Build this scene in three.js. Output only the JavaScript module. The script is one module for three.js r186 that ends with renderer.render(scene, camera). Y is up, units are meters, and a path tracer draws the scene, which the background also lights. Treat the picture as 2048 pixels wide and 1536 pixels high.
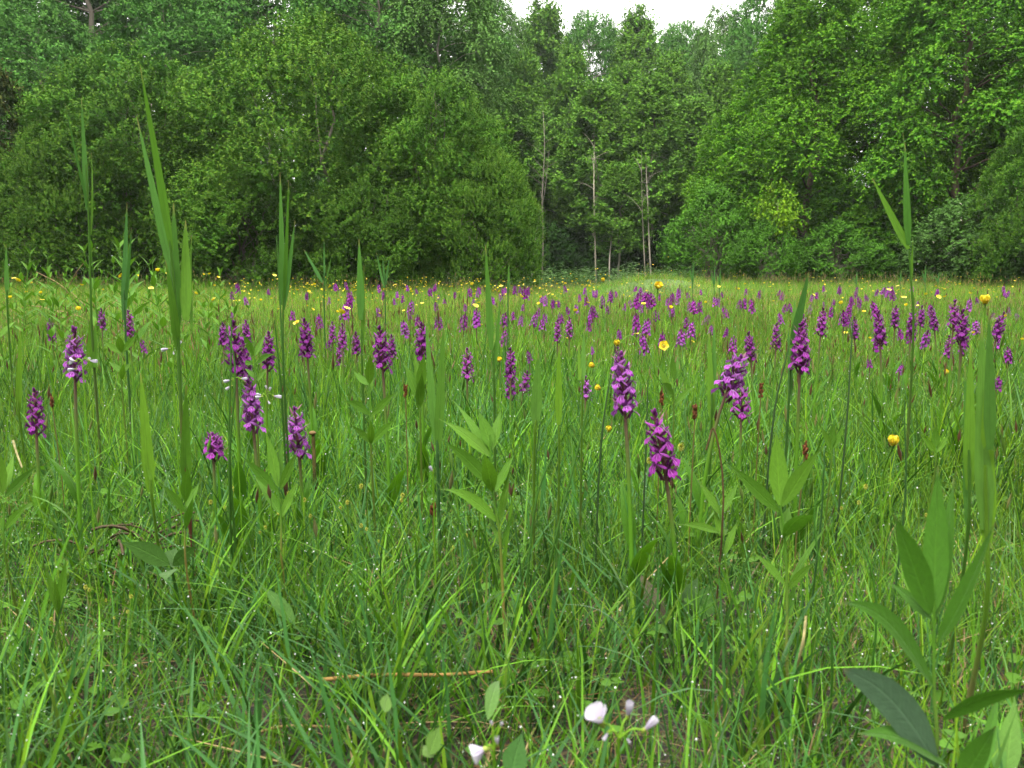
import * as THREE from 'three';

// ---------------------------------------------------------------- camera, sky, sun, exposure
const EYE = 0.45, FOC = 1655, HOR = 545, PITCH = Math.atan((768 - HOR) / FOC);   // a 2048 x 1536 photograph: focal length and horizon row in its pixels
const scene = new THREE.Scene();
const camera = new THREE.PerspectiveCamera(2 * Math.atan(768 / FOC) * 180 / Math.PI, 4 / 3, 0.03, 500);
camera.position.set(0, EYE, 0);
camera.rotation.x = -PITCH;
camera.focus = 2.2;
camera.userData.fStop = 15;
scene.add(camera);
const renderer = new THREE.WebGLRenderer({ antialias: true });
renderer.setSize(1024, 768);
renderer.toneMapping = THREE.LinearToneMapping;
renderer.toneMappingExposure = 4.1;
renderer.shadowMap.enabled = true;
{ // an overcast sky, three times as bright overhead as at the horizon
  const W = 64, Hh = 32, data = new Float32Array(W * Hh * 4);
  for (let r = 0; r < Hh; r++) {
    const up = Math.sin(((r + 0.5) / Hh - 0.5) * Math.PI), L = 0.62 * (1 + 1.7 * Math.max(0, up));
    for (let c = 0; c < W; c++) data.set([L * 1.0, L * 1.0, L * 0.95, 1], (r * W + c) * 4);
  }
  const sky = new THREE.DataTexture(data, W, Hh, THREE.RGBAFormat, THREE.FloatType);
  sky.mapping = THREE.EquirectangularReflectionMapping; sky.magFilter = THREE.LinearFilter; sky.needsUpdate = true;
  scene.background = sky; scene.environment = sky;
}
const sun = new THREE.DirectionalLight(new THREE.Color(1, 0.96, 0.88), 1.2);
sun.position.set(-9, 24, 10); sun.castShadow = true; sun.shadow.radius = 40;
sun.shadow.mapSize.set(4096, 4096);
Object.assign(sun.shadow.camera, { left: -45, right: 45, top: 45, bottom: -45, near: 1, far: 120 });
scene.add(sun, sun.target);
scene.fog = new THREE.FogExp2(new THREE.Color(0.84, 0.9, 0.86), 0.0004);

// ---------------------------------------------------------------- helpers
function rngOf(seed) { let s = seed >>> 0; return () => { s = (s + 0x6d2b79f5) | 0; let t = Math.imul(s ^ (s >>> 15), 1 | s); t = (t + Math.imul(t ^ (t >>> 7), 61 | t)) ^ t; return ((t ^ (t >>> 14)) >>> 0) / 4294967296; }; }
const V = (x, y, z) => new THREE.Vector3(x, y, z), UP = V(0, 1, 0);
const lerp = (a, b, t) => a + (b - a) * t, clamp = (x, a, b) => Math.min(b, Math.max(a, x));
const sstep = (a, b, x) => { const t = clamp((x - a) / (b - a), 0, 1); return t * t * (3 - 2 * t); };
const mix3 = (a, b, t) => [lerp(a[0], b[0], t), lerp(a[1], b[1], t), lerp(a[2], b[2], t)];
const mul3 = (a, k) => [a[0] * k, a[1] * k, a[2] * k];
function hash2(x, y) { let h = Math.imul(x, 374761393) + Math.imul(y, 668265263) | 0; h = Math.imul(h ^ (h >>> 13), 1274126177); return ((h ^ (h >>> 16)) >>> 0) / 4294967296; }
function noise2(x, y) { const i = Math.floor(x), j = Math.floor(y), a = x - i, b = y - j, s = a * a * (3 - 2 * a), t = b * b * (3 - 2 * b); return lerp(lerp(hash2(i, j), hash2(i + 1, j), s), lerp(hash2(i, j + 1), hash2(i + 1, j + 1), s), t); }
// height of the meadow: almost level, a low hummock near the wood, a slight rise to the left
function gh(x, z) {
  const d = -z, far = sstep(1.5, 6, d);
  return (noise2(x * 2.1 + 9, z * 2.1) - 0.5) * 0.035 + (noise2(x * 0.33 + 4, z * 0.33 + 7) - 0.5) * 0.12 * far
    + 0.34 * Math.exp(-(((x - 2.3) / 1.15) ** 2) - (((z + 13.2) / 1.3) ** 2));
}
// the point that the photograph's pixel (px, py) shows at a distance of d metres, and the ground below it
const FWD = V(0, -Math.sin(PITCH), -Math.cos(PITCH)), UPC = V(0, Math.cos(PITCH), -Math.sin(PITCH));
const at = (px, py, d) => V((px - 1024) / FOC * d, EYE, 0).addScaledVector(FWD, d).addScaledVector(UPC, (768 - py) / FOC * d);
function foot(px, d) { const x = (px - 1024) / FOC * d; return V(x, gh(x, -d), -d); }

const used = new Map();
function numbered(name) { const n = used.get(name) ?? 0; used.set(name, n + 1); return n ? name + '_' + String(n).padStart(3, '0') : name; }
function tag(o, label, category, group, kind) { if (label) o.userData.label = label; if (category) o.userData.category = category; if (group) o.userData.group = group; if (kind) o.userData.kind = kind; return o; }
function thing(name, pos, label, category, group) { const o = new THREE.Group(); o.name = numbered(name); o.position.copy(pos); scene.add(o); return tag(o, label, category, group); }
function copyOf(src, pos, label, group) { const o = src.clone(); o.name = numbered(src.name.replace(/_\d+$/, '')); o.position.copy(pos); scene.add(o); return tag(o, label, null, group); }

class MB {   // collects ribbons, tubes and sheets, and makes ONE mesh of them
  constructor() { this.p = []; this.c = []; this.u = []; this.i = []; }
  v(p, c, u = 0, w = 0) { this.p.push(p.x, p.y, p.z); this.c.push(c[0], c[1], c[2]); this.u.push(u, w); return this.p.length / 3 - 1; }
  tri(a, b, c) { this.i.push(a, b, c); }
  quad(a, b, c, d) { this.i.push(a, b, c, a, c, d); }
  ribbon(pts, lats, ws, col, fold = 0) {   // a blade: a centre line, the directions across it, its half widths
    const n = pts.length, rows = [], m = V(), t = V();
    for (let k = 0; k < n; k++) {
      const c = typeof col === 'function' ? col(k / (n - 1)) : col, L = lats[k] ?? lats[0], w = ws[k], y = k / (n - 1);
      const a = this.v(pts[k].clone().addScaledVector(L, -w), c, 0, y);
      let b = -1;
      if (fold) { t.subVectors(pts[Math.min(k + 1, n - 1)], pts[Math.max(k - 1, 0)]).normalize(); m.crossVectors(L, t); b = this.v(pts[k].clone().addScaledVector(m, -w * fold), c, 0.5, y); }
      rows.push([a, b, this.v(pts[k].clone().addScaledVector(L, w), c, 1, y)]);
    }
    for (let k = 0; k + 1 < n; k++) {
      const A = rows[k], B = rows[k + 1];
      if (fold) { this.quad(A[0], A[1], B[1], B[0]); this.quad(A[1], A[2], B[2], B[1]); } else this.quad(A[0], A[2], B[2], B[0]);
    }
    return this;
  }
  tube(pts, rs, sides, col) {
    const n = pts.length, t = V(), a = V(), b = V(), rows = [];
    for (let k = 0; k < n; k++) {
      t.subVectors(pts[Math.min(k + 1, n - 1)], pts[Math.max(k - 1, 0)]).normalize();
      if (!k) a.crossVectors(Math.abs(t.y) > 0.9 ? V(1, 0, 0) : UP, t).normalize(); else a.addScaledVector(t, -a.dot(t)).normalize();
      b.crossVectors(t, a);
      const c = typeof col === 'function' ? col(k / (n - 1)) : col, r = typeof rs === 'number' ? rs : rs[k], row = [];
      for (let s = 0; s < sides; s++) { const q = s / sides * 2 * Math.PI; row.push(this.v(pts[k].clone().addScaledVector(a, Math.cos(q) * r).addScaledVector(b, Math.sin(q) * r), c, s / sides, k / (n - 1))); }
      rows.push(row);
    }
    for (let k = 0; k + 1 < n; k++) for (let s = 0; s < sides; s++) { const s2 = (s + 1) % sides; this.quad(rows[k][s], rows[k][s2], rows[k + 1][s2], rows[k + 1][s]); }
    return this;
  }
  blob(c, r, col, sides = 7, rings = 5, stretch = 1, axis = UP) {   // a small rounded body drawn out along an axis
    const pts = [], rs = [];
    for (let k = 0; k <= rings; k++) { const q = k / rings * Math.PI; pts.push(c.clone().addScaledVector(axis, -Math.cos(q) * r * stretch)); rs.push(Math.max(Math.sin(q) * r, r * 0.02)); }
    return this.tube(pts, rs, sides, col);
  }
  geo(smooth = true) {
    const g = new THREE.BufferGeometry();
    g.setAttribute('position', new THREE.Float32BufferAttribute(this.p, 3));
    g.setAttribute('color', new THREE.Float32BufferAttribute(this.c, 3));
    g.setAttribute('uv', new THREE.Float32BufferAttribute(this.u, 2));
    g.setIndex(this.i);
    if (smooth) g.computeVertexNormals();
    return g;
  }
  build(name, m, parent) { return part(name, this.geo(), m, parent); }
}
function part(name, g, m, parent) { const o = new THREE.Mesh(g, m); o.name = name; o.castShadow = o.receiveShadow = true; if (parent) parent.add(o); return o; }
// points of a stalk or blade that starts upright (lean0) and bends over towards the azimuth az
function arc(base, az, lean0, bend, len, n, pw = 1.4) {
  const pts = [base.clone()], s = len / n, q = base.clone();
  for (let k = 0; k < n; k++) { const th = lean0 + bend * Math.pow((k + 0.5) / n, pw); q.add(V(Math.sin(th) * Math.cos(az) * s, Math.cos(th) * s, Math.sin(th) * Math.sin(az) * s)); pts.push(q.clone()); }
  return pts;
}

// ---------------------------------------------------------------- materials
function dataTex(w, h, f, srgb = false) {
  const d = new Uint8Array(w * h * 4);
  for (let y = 0; y < h; y++) for (let x = 0; x < w; x++) { const c = f(x / w, y / h, x, y); const o = (y * w + x) * 4; for (let k = 0; k < 3; k++) d[o + k] = clamp(Math.round(c[k] * 255), 0, 255); d[o + 3] = 255; }
  const t = new THREE.DataTexture(d, w, h); t.magFilter = THREE.LinearFilter; t.wrapS = t.wrapT = THREE.RepeatWrapping; if (srgb) t.colorSpace = THREE.SRGBColorSpace; t.needsUpdate = true; return t;
}
// parallel veins of a grass blade; midrib and side veins of a broad leaf
const bladeTex = dataTex(64, 128, (u, v, x, y) => { const k = 0.84 + 0.14 * hash2(x >> 1, 5) - 0.10 * Math.exp(-(((u - 0.5) / 0.05) ** 2)) + (noise2(u * 7, v * 24) - 0.5) * 0.14; return [k, k, k]; });
const leafTex = dataTex(128, 256, (u, v) => {
  const s = Math.abs(u - 0.5) * 2, side = Math.abs(((v * 11 - s * 1.5) % 1 + 1) % 1 - 0.5), vein = Math.exp(-((side / 0.09) ** 2)) * 0.06 * (1 - s * 0.5), rib = Math.exp(-((s / 0.07) ** 2)) * 0.24;
  const k = 0.78 + vein + rib + (noise2(u * 9, v * 30) - 0.5) * 0.12; return [k + rib * 0.4, k, k + rib * 0.2];
});
const leafBump = dataTex(128, 256, (u, v) => { const s = Math.abs(u - 0.5) * 2, side = Math.abs(((v * 11 - s * 1.5) % 1 + 1) % 1 - 0.5); const k = 0.7 - Math.exp(-((side / 0.12) ** 2)) * 0.25 * (1 - s) - Math.exp(-((s / 0.07) ** 2)) * 0.5 + (noise2(u * 30, v * 70) - 0.5) * 0.2; return [k, k, k]; });
const phys = (o) => new THREE.MeshPhysicalMaterial({ vertexColors: true, side: THREE.DoubleSide, roughness: 0.95, ...o });
const M = {
  grass: phys({ transmission: 0.36, clearcoat: 0.15, clearcoatRoughness: 0.28, specularIntensity: 0.2 }),
  dry: phys({ roughness: 0.9, specularIntensity: 0.2 }),
  reed: phys({ transmission: 0.4, specularIntensity: 0.2, clearcoat: 0.1, clearcoatRoughness: 0.42, map: bladeTex, bumpMap: bladeTex, bumpScale: 0.0006 }),
  leaf: phys({ transmission: 0.34, specularIntensity: 0.2, clearcoat: 0.1, clearcoatRoughness: 0.45, map: leafTex, bumpMap: leafBump, bumpScale: 0.0008 }),
  stem: phys({ roughness: 0.6, specularIntensity: 0.5 }),
  petal: phys({ transmission: 0.25, specularIntensity: 0.4, sheen: 0.3, sheenColor: new THREE.Color(0.6, 0.3, 0.7) }),
  butter: phys({ transmission: 0.2, clearcoat: 0.5, clearcoatRoughness: 0.22 }),
  white: phys({ transmission: 0.35, specularIntensity: 0.4 }),
  tree: phys({ transmission: 0.1, specularIntensity: 0.12 }),
  bark: phys({ roughness: 0.92, specularIntensity: 0.25 }),
  dew: new THREE.MeshPhysicalMaterial({ color: 0xffffff, roughness: 0.03, transmission: 0.7, thickness: 0.002, ior: 1.33 }),  // partly opaque white, which puts the sparkle into the colour of the drops
};

// ---------------------------------------------------------------- the ground
{
  const cv = document.createElement('canvas'); cv.width = cv.height = 1024;
  const g = cv.getContext('2d'), R = rngOf(11), W = 1024;
  g.fillStyle = '#3a2f20'; g.fillRect(0, 0, W, W);
  const stroke = (n, cols, l0, l1, w0, w1) => {
    for (let k = 0; k < n; k++) {
      const x = R() * W, y = R() * W, a = R() * 6.3, l = lerp(l0, l1, R() ** 2), c = (R() - 0.5) * l * 0.6;
      g.strokeStyle = cols[Math.floor(R() * cols.length)]; g.lineWidth = lerp(w0, w1, R()); g.globalAlpha = 0.35 + 0.6 * R();
      for (const ox of [-W, 0, W]) for (const oy of [-W, 0, W]) {
        if (x + ox < -120 || x + ox > W + 120 || y + oy < -120 || y + oy > W + 120) continue;
        g.beginPath(); g.moveTo(x + ox, y + oy); g.quadraticCurveTo(x + ox + Math.cos(a) * l / 2 - Math.sin(a) * c, y + oy + Math.sin(a) * l / 2 + Math.cos(a) * c, x + ox + Math.cos(a) * l, y + oy + Math.sin(a) * l); g.stroke();
      }
    }
  };
  stroke(2600, ['#241c12', '#1d160e', '#2b2417'], 6, 40, 6, 26);
  stroke(2400, ['#4a5a22', '#3d4d1c', '#5a6028', '#6a6a2c'], 3, 14, 3, 12);
  stroke(5200, ['#8c7650', '#a58c62', '#6d5836', '#7c5a34', '#94835e', '#59462a'], 14, 110, 1.2, 4);
  stroke(900, ['#b3a078', '#c2b38e'], 10, 80, 1, 3);
  g.globalAlpha = 1;
  const map = new THREE.CanvasTexture(cv); map.colorSpace = THREE.SRGBColorSpace; map.wrapS = map.wrapT = THREE.RepeatWrapping;
  const bump = new THREE.CanvasTexture(cv); bump.wrapS = bump.wrapT = THREE.RepeatWrapping;
  // one sheet, finely divided near the camera and coarsely towards the horizon
  const N = 240, line = (k) => { const t = k / N * 2 - 1; return Math.sign(t) * (Math.abs(t) * 5 + 295 * Math.pow(Math.abs(t), 5)); };
  const pos = [], uv = [], idx = [], vc = [];
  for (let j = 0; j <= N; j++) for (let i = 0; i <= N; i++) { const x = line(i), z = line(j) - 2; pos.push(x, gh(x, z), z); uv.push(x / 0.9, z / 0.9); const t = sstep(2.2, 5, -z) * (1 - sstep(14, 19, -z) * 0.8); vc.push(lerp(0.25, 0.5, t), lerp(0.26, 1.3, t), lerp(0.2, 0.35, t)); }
  for (let j = 0; j < N; j++) for (let i = 0; i < N; i++) { const a = j * (N + 1) + i; idx.push(a, a + N + 1, a + 1, a + 1, a + N + 1, a + N + 2); }
  const ge = new THREE.BufferGeometry(); ge.setAttribute('position', new THREE.Float32BufferAttribute(pos, 3)); ge.setAttribute('uv', new THREE.Float32BufferAttribute(uv, 2)); ge.setAttribute('color', new THREE.Float32BufferAttribute(vc, 3)); ge.setIndex(idx); ge.computeVertexNormals();
  const o = part('ground', ge, new THREE.MeshStandardMaterial({ map, bumpMap: bump, bumpScale: 0.006, roughness: 0.95, vertexColors: true }), scene);
  tag(o, 'damp brown meadow soil with dead grass and moss under the green', 'ground', null, 'structure');
}

// ---------------------------------------------------------------- grass: tufts of blades, put down in tens of thousands
const tints = { fresh: [0.092, 0.245, 0.008], mid: [0.062, 0.182, 0.010], blue: [0.046, 0.15, 0.028], yellow: [0.115, 0.235, 0.010], dark: [0.024, 0.08, 0.007], straw: [0.2, 0.15, 0.07], rust: [0.085, 0.05, 0.02] };
function tuft(seed, o) {
  const R = rngOf(seed), mb = new MB(), tips = [];
  for (let k = 0; k < o.n; k++) {
    const a = R() * 6.283, r = Math.sqrt(R()) * o.r, len = lerp(o.l0, o.l1, R()), w = lerp(o.w0, o.w1, R()) / 2, az = R() * 6.283, seg = o.seg;
    const pts = arc(V(Math.cos(a) * r, -0.012, Math.sin(a) * r), az, (o.flat ?? 0) + R() * o.lean, (0.1 + R() * R()) * o.bend, len, seg);
    const lat = V(-Math.sin(az), 0, Math.cos(az)).applyAxisAngle(UP, (R() - 0.5) * 1.4), q = R();
    let c = tints[o.cols[Math.floor(R() * o.cols.length)]];
    c = mul3(c, 0.6 + R() * 0.75);
    const tip = q < (o.brown ?? 0.03) ? tints.rust : c;
    mb.ribbon(pts, [lat], pts.map((_, i) => w * Math.pow(1 - i / seg, 0.55) + 0.0001), (t) => t > 0.75 ? mix3(c, tip, (t - 0.75) * 4) : c, o.fold ?? 0);
    tips.push(...pts.slice(1));
    if (o.head && R() < o.head) {   // a flowering stalk with a slim seed head
      const hp = arc(V(Math.cos(a) * r, -0.01, Math.sin(a) * r), az, R() * 0.16, R() * 0.25, len * 1.12, 4), hc = R() < 0.1 ? tints.rust : mix3(tints.straw, tints.mid, R());
      mb.tube(hp, [0.0007, 0.0007, 0.0006, 0.0005, 0.0004], 3, mul3(mix3(tints.mid, tints.yellow, 0.4), 0.9));
      const e = hp[4], d = hp[4].clone().sub(hp[3]).normalize(), hl = 0.012 + R() * 0.022;
      mb.tube([e, e.clone().addScaledVector(d, hl * 0.4), e.clone().addScaledVector(d, hl)], [0.0008, 0.0019 + R() * 0.001, 0.0004], 4, hc);
    }
  }
  return { geo: mb.geo(), tips };
}
const meadow = tag(new THREE.Group(), 'wet green meadow grass and sedge covering the whole clearing', 'grass', null, 'stuff');
meadow.name = 'meadow_grass'; scene.add(meadow);
const dewSpots = [];
function scatter(name, protos, seed, o) {   // o.d0, d1: from and to what distance; per: tufts per square metre; scale(d), tint(x, z), keep(x, z)
  const R = rngOf(seed), lists = protos.map(() => []);
  const area = (d) => 0.66 * d * d + 2 * o.side * d, total = (area(o.d1) - area(o.d0)) * o.per;
  for (let k = 0; k < total; k++) {
    const A = lerp(area(o.d0), area(o.d1), R()), d = (-2 * o.side + Math.sqrt(4 * o.side * o.side + 4 * 0.66 * A)) / (2 * 0.66), x = (R() * 2 - 1) * (0.66 * d + o.side), z = -d;
    const turn = R() * 6.283, s = lerp(o.s0 ?? 0.8, o.s1 ?? 1.25, R()), sy = s * lerp(0.85, 1.2, R()), pick = Math.floor(R() * protos.length), q = R();
    if (o.keep && q > o.keep(x, z)) continue;
    const h = (o.tall ? o.tall(x, z) : 1), c = o.tint ? o.tint(x, z, R) : [1, 1, 1];
    lists[pick].push({ m: new THREE.Matrix4().compose(V(x, gh(x, z), z), new THREE.Quaternion().setFromEuler(new THREE.Euler((R() - 0.5) * 0.2, turn, (R() - 0.5) * 0.2)), V(s, sy * h, s)), c, d });
  }
  protos.forEach((p, k) => {
    if (!lists[k].length) return;
    const im = new THREE.InstancedMesh(p.geo, o.mat ?? M.grass, lists[k].length), col = new THREE.Color();
    lists[k].forEach((e, i) => {
      im.setMatrixAt(i, e.m); im.setColorAt(i, col.setRGB(...e.c));
      if (o.dew && e.d < 6) for (let q = 0; q < o.dew; q++) if (R() < clamp(0.5 / e.d + 0.15, 0, 1)) dewSpots.push(p.tips[Math.floor(R() * p.tips.length)].clone().applyMatrix4(e.m));
    });
    im.name = name; im.castShadow = im.receiveShadow = true; tag(im, null, null, null, 'stuff'); meadow.add(im);
  });
}
const pool = (n, s, o) => Array.from({ length: n }, (_, k) => tuft(s + k * 17, o));
const shade = (x, z) => { const c = shade0(x, z); return [c[0] * 1.1, c[1] * 1.02, c[2] * 1.1]; }, shade0 = (x, z) => { const n = noise2(x * 1.7 + 30, z * 1.7), m = noise2(x * 5 + 3, z * 5 + 8), k = 0.72 + n * 0.36 + m * 0.18; const y = noise2(x * 0.8 + 50, z * 0.8 + 3); return [k * lerp(0.9, 1.2, y), k, k * lerp(1.15, 0.75, y)]; };
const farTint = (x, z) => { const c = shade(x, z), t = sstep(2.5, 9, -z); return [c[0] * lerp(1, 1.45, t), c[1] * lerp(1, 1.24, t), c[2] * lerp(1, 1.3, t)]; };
const tallness = (x, z) => { const d = -z, u = x / d; return lerp(0.62, 0.88, sstep(0.6, 3.2, d)) * lerp(1, Math.abs(u - 0.06) < 0.1 ? 0.9 : 1.45, sstep(9, 14, d)) * (0.8 + 0.45 * noise2(x * 1.1, z * 1.1)) * (1 - 0.6 * Math.exp(-(((x - 2.3) / 1.3) ** 2) - (((z + 12.8) / 1.3) ** 2))); };
{
  const fine = pool(6, 100, { n: 26, r: 0.075, l0: 0.07, l1: 0.2, w0: 0.0012, w1: 0.0026, lean: 0.45, bend: 1.5, seg: 5, cols: ['fresh', 'mid', 'mid', 'blue', 'yellow'] });
  const lush = pool(4, 300, { n: 15, r: 0.06, l0: 0.1, l1: 0.25, w0: 0.003, w1: 0.0058, lean: 0.5, bend: 1.7, seg: 6, fold: 0.35, cols: ['fresh', 'fresh', 'mid', 'blue', 'yellow', 'dark'] });
  const blue = pool(2, 500, { n: 14, r: 0.05, l0: 0.08, l1: 0.2, w0: 0.002, w1: 0.0034, lean: 0.5, bend: 1.6, seg: 6, fold: 0.3, cols: ['blue', 'blue', 'mid'] });
  const stalk = pool(4, 700, { n: 9, r: 0.09, l0: 0.13, l1: 0.24, w0: 0.0011, w1: 0.0018, lean: 0.25, bend: 0.6, seg: 4, head: 0.4, cols: ['mid', 'fresh', 'dark', 'yellow'], brown: 0.08 });
  const litter = pool(3, 900, { n: 16, r: 0.09, l0: 0.05, l1: 0.2, w0: 0.0012, w1: 0.003, flat: 1.15, lean: 0.4, bend: 0.3, seg: 4, cols: ['straw', 'straw', 'rust'] });
  const far = pool(6, 1100, { n: 26, r: 0.14, l0: 0.08, l1: 0.2, w0: 0.0022, w1: 0.0042, lean: 0.7, bend: 1.8, seg: 4, head: 0.07, cols: ['fresh', 'mid', 'blue', 'fresh', 'mid', 'dark', 'yellow', 'yellow', 'straw'], brown: 0.05 });
  scatter('fine_grass', fine, 1, { d0: 0.25, d1: 3.4, per: 480, side: 0.8, tint: shade, tall: tallness, dew: 10, keep: (x, z) => (0.12 + noise2(x * 6 + 3, z * 6 + 8) * 1.1) * lerp(0.85, 1, sstep(0.7, 1.3, -z)) });
  scatter('lush_grass', lush, 2, { d0: 0.25, d1: 3.4, per: 230, side: 0.8, tint: shade, tall: tallness, dew: 9, keep: (x, z) => noise2(x * 3 + 13, z * 3 + 1) * 2.4 - 0.68 + (x < -0.15 && z > -0.95 ? 0.5 : 0) });
  scatter('blue_sedge', blue, 3, { d0: 0.25, d1: 4, per: 60, side: 0.8, tint: shade, tall: tallness, dew: 4, keep: (x, z) => noise2(x * 2.2 + 23, z * 2.2 + 6) * 1.4 - 0.1 });
  scatter('flower_stalks', stalk, 4, { d0: 0.9, d1: 6.5, per: 40, side: 0.8, tint: shade, tall: tallness, dew: 2 });
  const mat = pool(4, 1500, { n: 34, r: 0.07, l0: 0.025, l1: 0.085, w0: 0.0012, w1: 0.0028, lean: 0.8, bend: 1.4, seg: 4, cols: ['mid', 'fresh', 'yellow', 'dark', 'mid', 'straw'] });
  scatter('short_turf', mat, 21, { d0: 0.25, d1: 3.6, per: 260, side: 0.8, tint: shade, dew: 6, keep: (x, z) => noise2(x * 5 + 31, z * 5 + 2) * 1.9 - 0.35 });
  scatter('dead_grass', litter, 5, { d0: 0.2, d1: 3.5, per: 60, side: 0.8, mat: M.dry });
  scatter('lush_grass', lush, 12, { d0: 3.4, d1: 8, per: 24, side: 1.6, tint: shade, tall: (x, z) => tallness(x, z) * 0.85, keep: (x, z) => noise2(x * 1.3 + 13, z * 1.3 + 1) * 1.7 - 0.3 });
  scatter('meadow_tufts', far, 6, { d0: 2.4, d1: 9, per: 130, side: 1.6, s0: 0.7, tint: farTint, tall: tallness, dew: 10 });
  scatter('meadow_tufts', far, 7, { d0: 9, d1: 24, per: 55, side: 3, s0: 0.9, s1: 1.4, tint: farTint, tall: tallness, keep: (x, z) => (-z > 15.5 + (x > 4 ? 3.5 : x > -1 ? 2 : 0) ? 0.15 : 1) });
}
{ // small round leaves close to the soil: clover, moneywort
  const mk = (seed) => {
    const R = rngOf(seed), mb = new MB(), tips = [];
    for (let k = 0; k < 9; k++) {
      const a = R() * 6.283, r = Math.sqrt(R()) * 0.07, h = 0.015 + R() * 0.045, top = V(Math.cos(a) * r, h, Math.sin(a) * r), c = mul3(mix3(tints.mid, tints.fresh, R() * 0.7), 0.6 + R() * 0.4);
      mb.tube([V(top.x * 0.8, 0, top.z * 0.8), top], 0.0006, 3, c);
      const n = R() < 0.5 ? 3 : 1, sz = (n === 3 ? 0.006 : 0.008) * (0.7 + R() * 0.7), t0 = R() * 6.3;
      for (let j = 0; j < n; j++) {
        const q = t0 + j * 2.09, d = V(Math.cos(q), 0.2 + R() * 0.9, Math.sin(q)).normalize(), L = V(-Math.sin(q), (R() - 0.5) * 0.5, Math.cos(q)).normalize();
        mb.ribbon([0, 0.25, 0.6, 0.9, 1].map((t) => top.clone().addScaledVector(d, t * sz * 1.6).add(V(0, -t * t * sz * 0.5, 0))), [L], [0.1, 0.55, 0.8, 0.5, 0.08].map((w) => w * sz), c, 0.25);
      }
      tips.push(top);
    }
    return { geo: mb.geo(), tips };
  };
  scatter('ground_leaves', [mk(41), mk(42), mk(43)], 8, { d0: 0.25, d1: 3, per: 80, side: 0.8, tint: shade, dew: 1, keep: (x, z) => noise2(x * 4 + 63, z * 4 + 16) * 1.6 - 0.3 });
  // taller leafy undergrowth along the edge of the wood
  const wk = (seed) => {
    const R = rngOf(seed), mb = new MB();
    for (let k = 0; k < 7; k++) {
      const a = R() * 6.283, r = Math.sqrt(R()) * 0.3, h = 0.25 + R() * 0.35, p = arc(V(Math.cos(a) * r, 0, Math.sin(a) * r), R() * 6.3, R() * 0.3, 0.3, h, 3), c = mul3(mix3(tints.mid, tints.dark, R() * 0.8), 0.6 + R() * 0.4);
      mb.tube(p, 0.002, 3, c);
      for (let j = 0; j < 9; j++) { const b = p[1 + Math.floor(R() * 3)], q = R() * 6.3, d = V(Math.cos(q), 0.3 + R() * 0.5, Math.sin(q)).normalize(), l = 0.05 + R() * 0.06; mb.ribbon([0, 0.4, 0.8, 1].map((t) => b.clone().addScaledVector(d, t * l).add(V(0, -t * t * l * 0.5, 0))), [V(-Math.sin(q), 0, Math.cos(q))], [0.1, 0.24, 0.14, 0.01].map((w) => w * l), c); }
    }
    return { geo: mb.geo(), tips: [] };
  };
  scatter('wood_edge_herbs', [wk(51), wk(52), wk(53)], 9, { d0: 12, d1: 40, per: 3, side: 5, tint: shade, keep: (x, z) => (-z > 16.5 + (x > 4 ? 3.5 : x > -1 ? 2 : 0) ? 0.9 : 0) });
}
{ // dew on the blades
  const R = rngOf(77), im = new THREE.InstancedMesh(new THREE.IcosahedronGeometry(1, 2), M.dew, dewSpots.length), m = new THREE.Matrix4();
  dewSpots.forEach((p, i) => { const r = lerp(0.00042, 0.00095, R() ** 2) * (0.8 + 0.35 * Math.min(4, -p.z)); im.setMatrixAt(i, m.compose(p, new THREE.Quaternion(), V(r, r, r))); });
  im.name = 'dew_drops'; scene.add(tag(im, 'tiny water drops whitened for sparkle on the wet grass blades', 'dew', null, 'stuff'));
}

// ---------------------------------------------------------------- trees and shrubs
// A crown is many leaves on short twigs, set over the outside of rounded boughs that fill the tree's outline.
function crownLobes(R, o) {
  const lobes = [], prof = { dome: (t) => Math.sqrt(Math.max(0, 1 - Math.pow(t, 3))) * (0.86 + 0.3 * Math.min(t, 0.4)), oval: (t) => Math.pow(Math.sin(Math.PI * (0.1 + 0.86 * t)), 0.7), cone: (t) => Math.pow(1 - t, 0.75) * (0.55 + Math.min(1, t * 3) * 0.5), wall: (t) => Math.pow(1 - t * t * t, 0.6) * (0.8 + 0.25 * Math.sin(t * 5)) }[o.shape];
  for (let k = 0; k < o.lobes; k++) {
    const t = clamp((k + R()) / o.lobes, 0.02, 0.99), rad = o.w / 2 * prof(t), a = k * 2.39996 + R() * 0.9, r = o.w * lerp(o.lr0, o.lr1, R()) * (0.65 + 0.35 * prof(t)), q = rad - r * (o.deep ?? 0.7) * (0.75 + R() * 0.5);
    lobes.push({ c: V(Math.cos(a) * Math.max(q, 0), lerp(o.base, o.h, t) - r * 0.35 * t, Math.sin(a) * Math.max(q, 0)), r, tone: 0.78 + R() * 0.44 });
  }
  return lobes;
}
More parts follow.
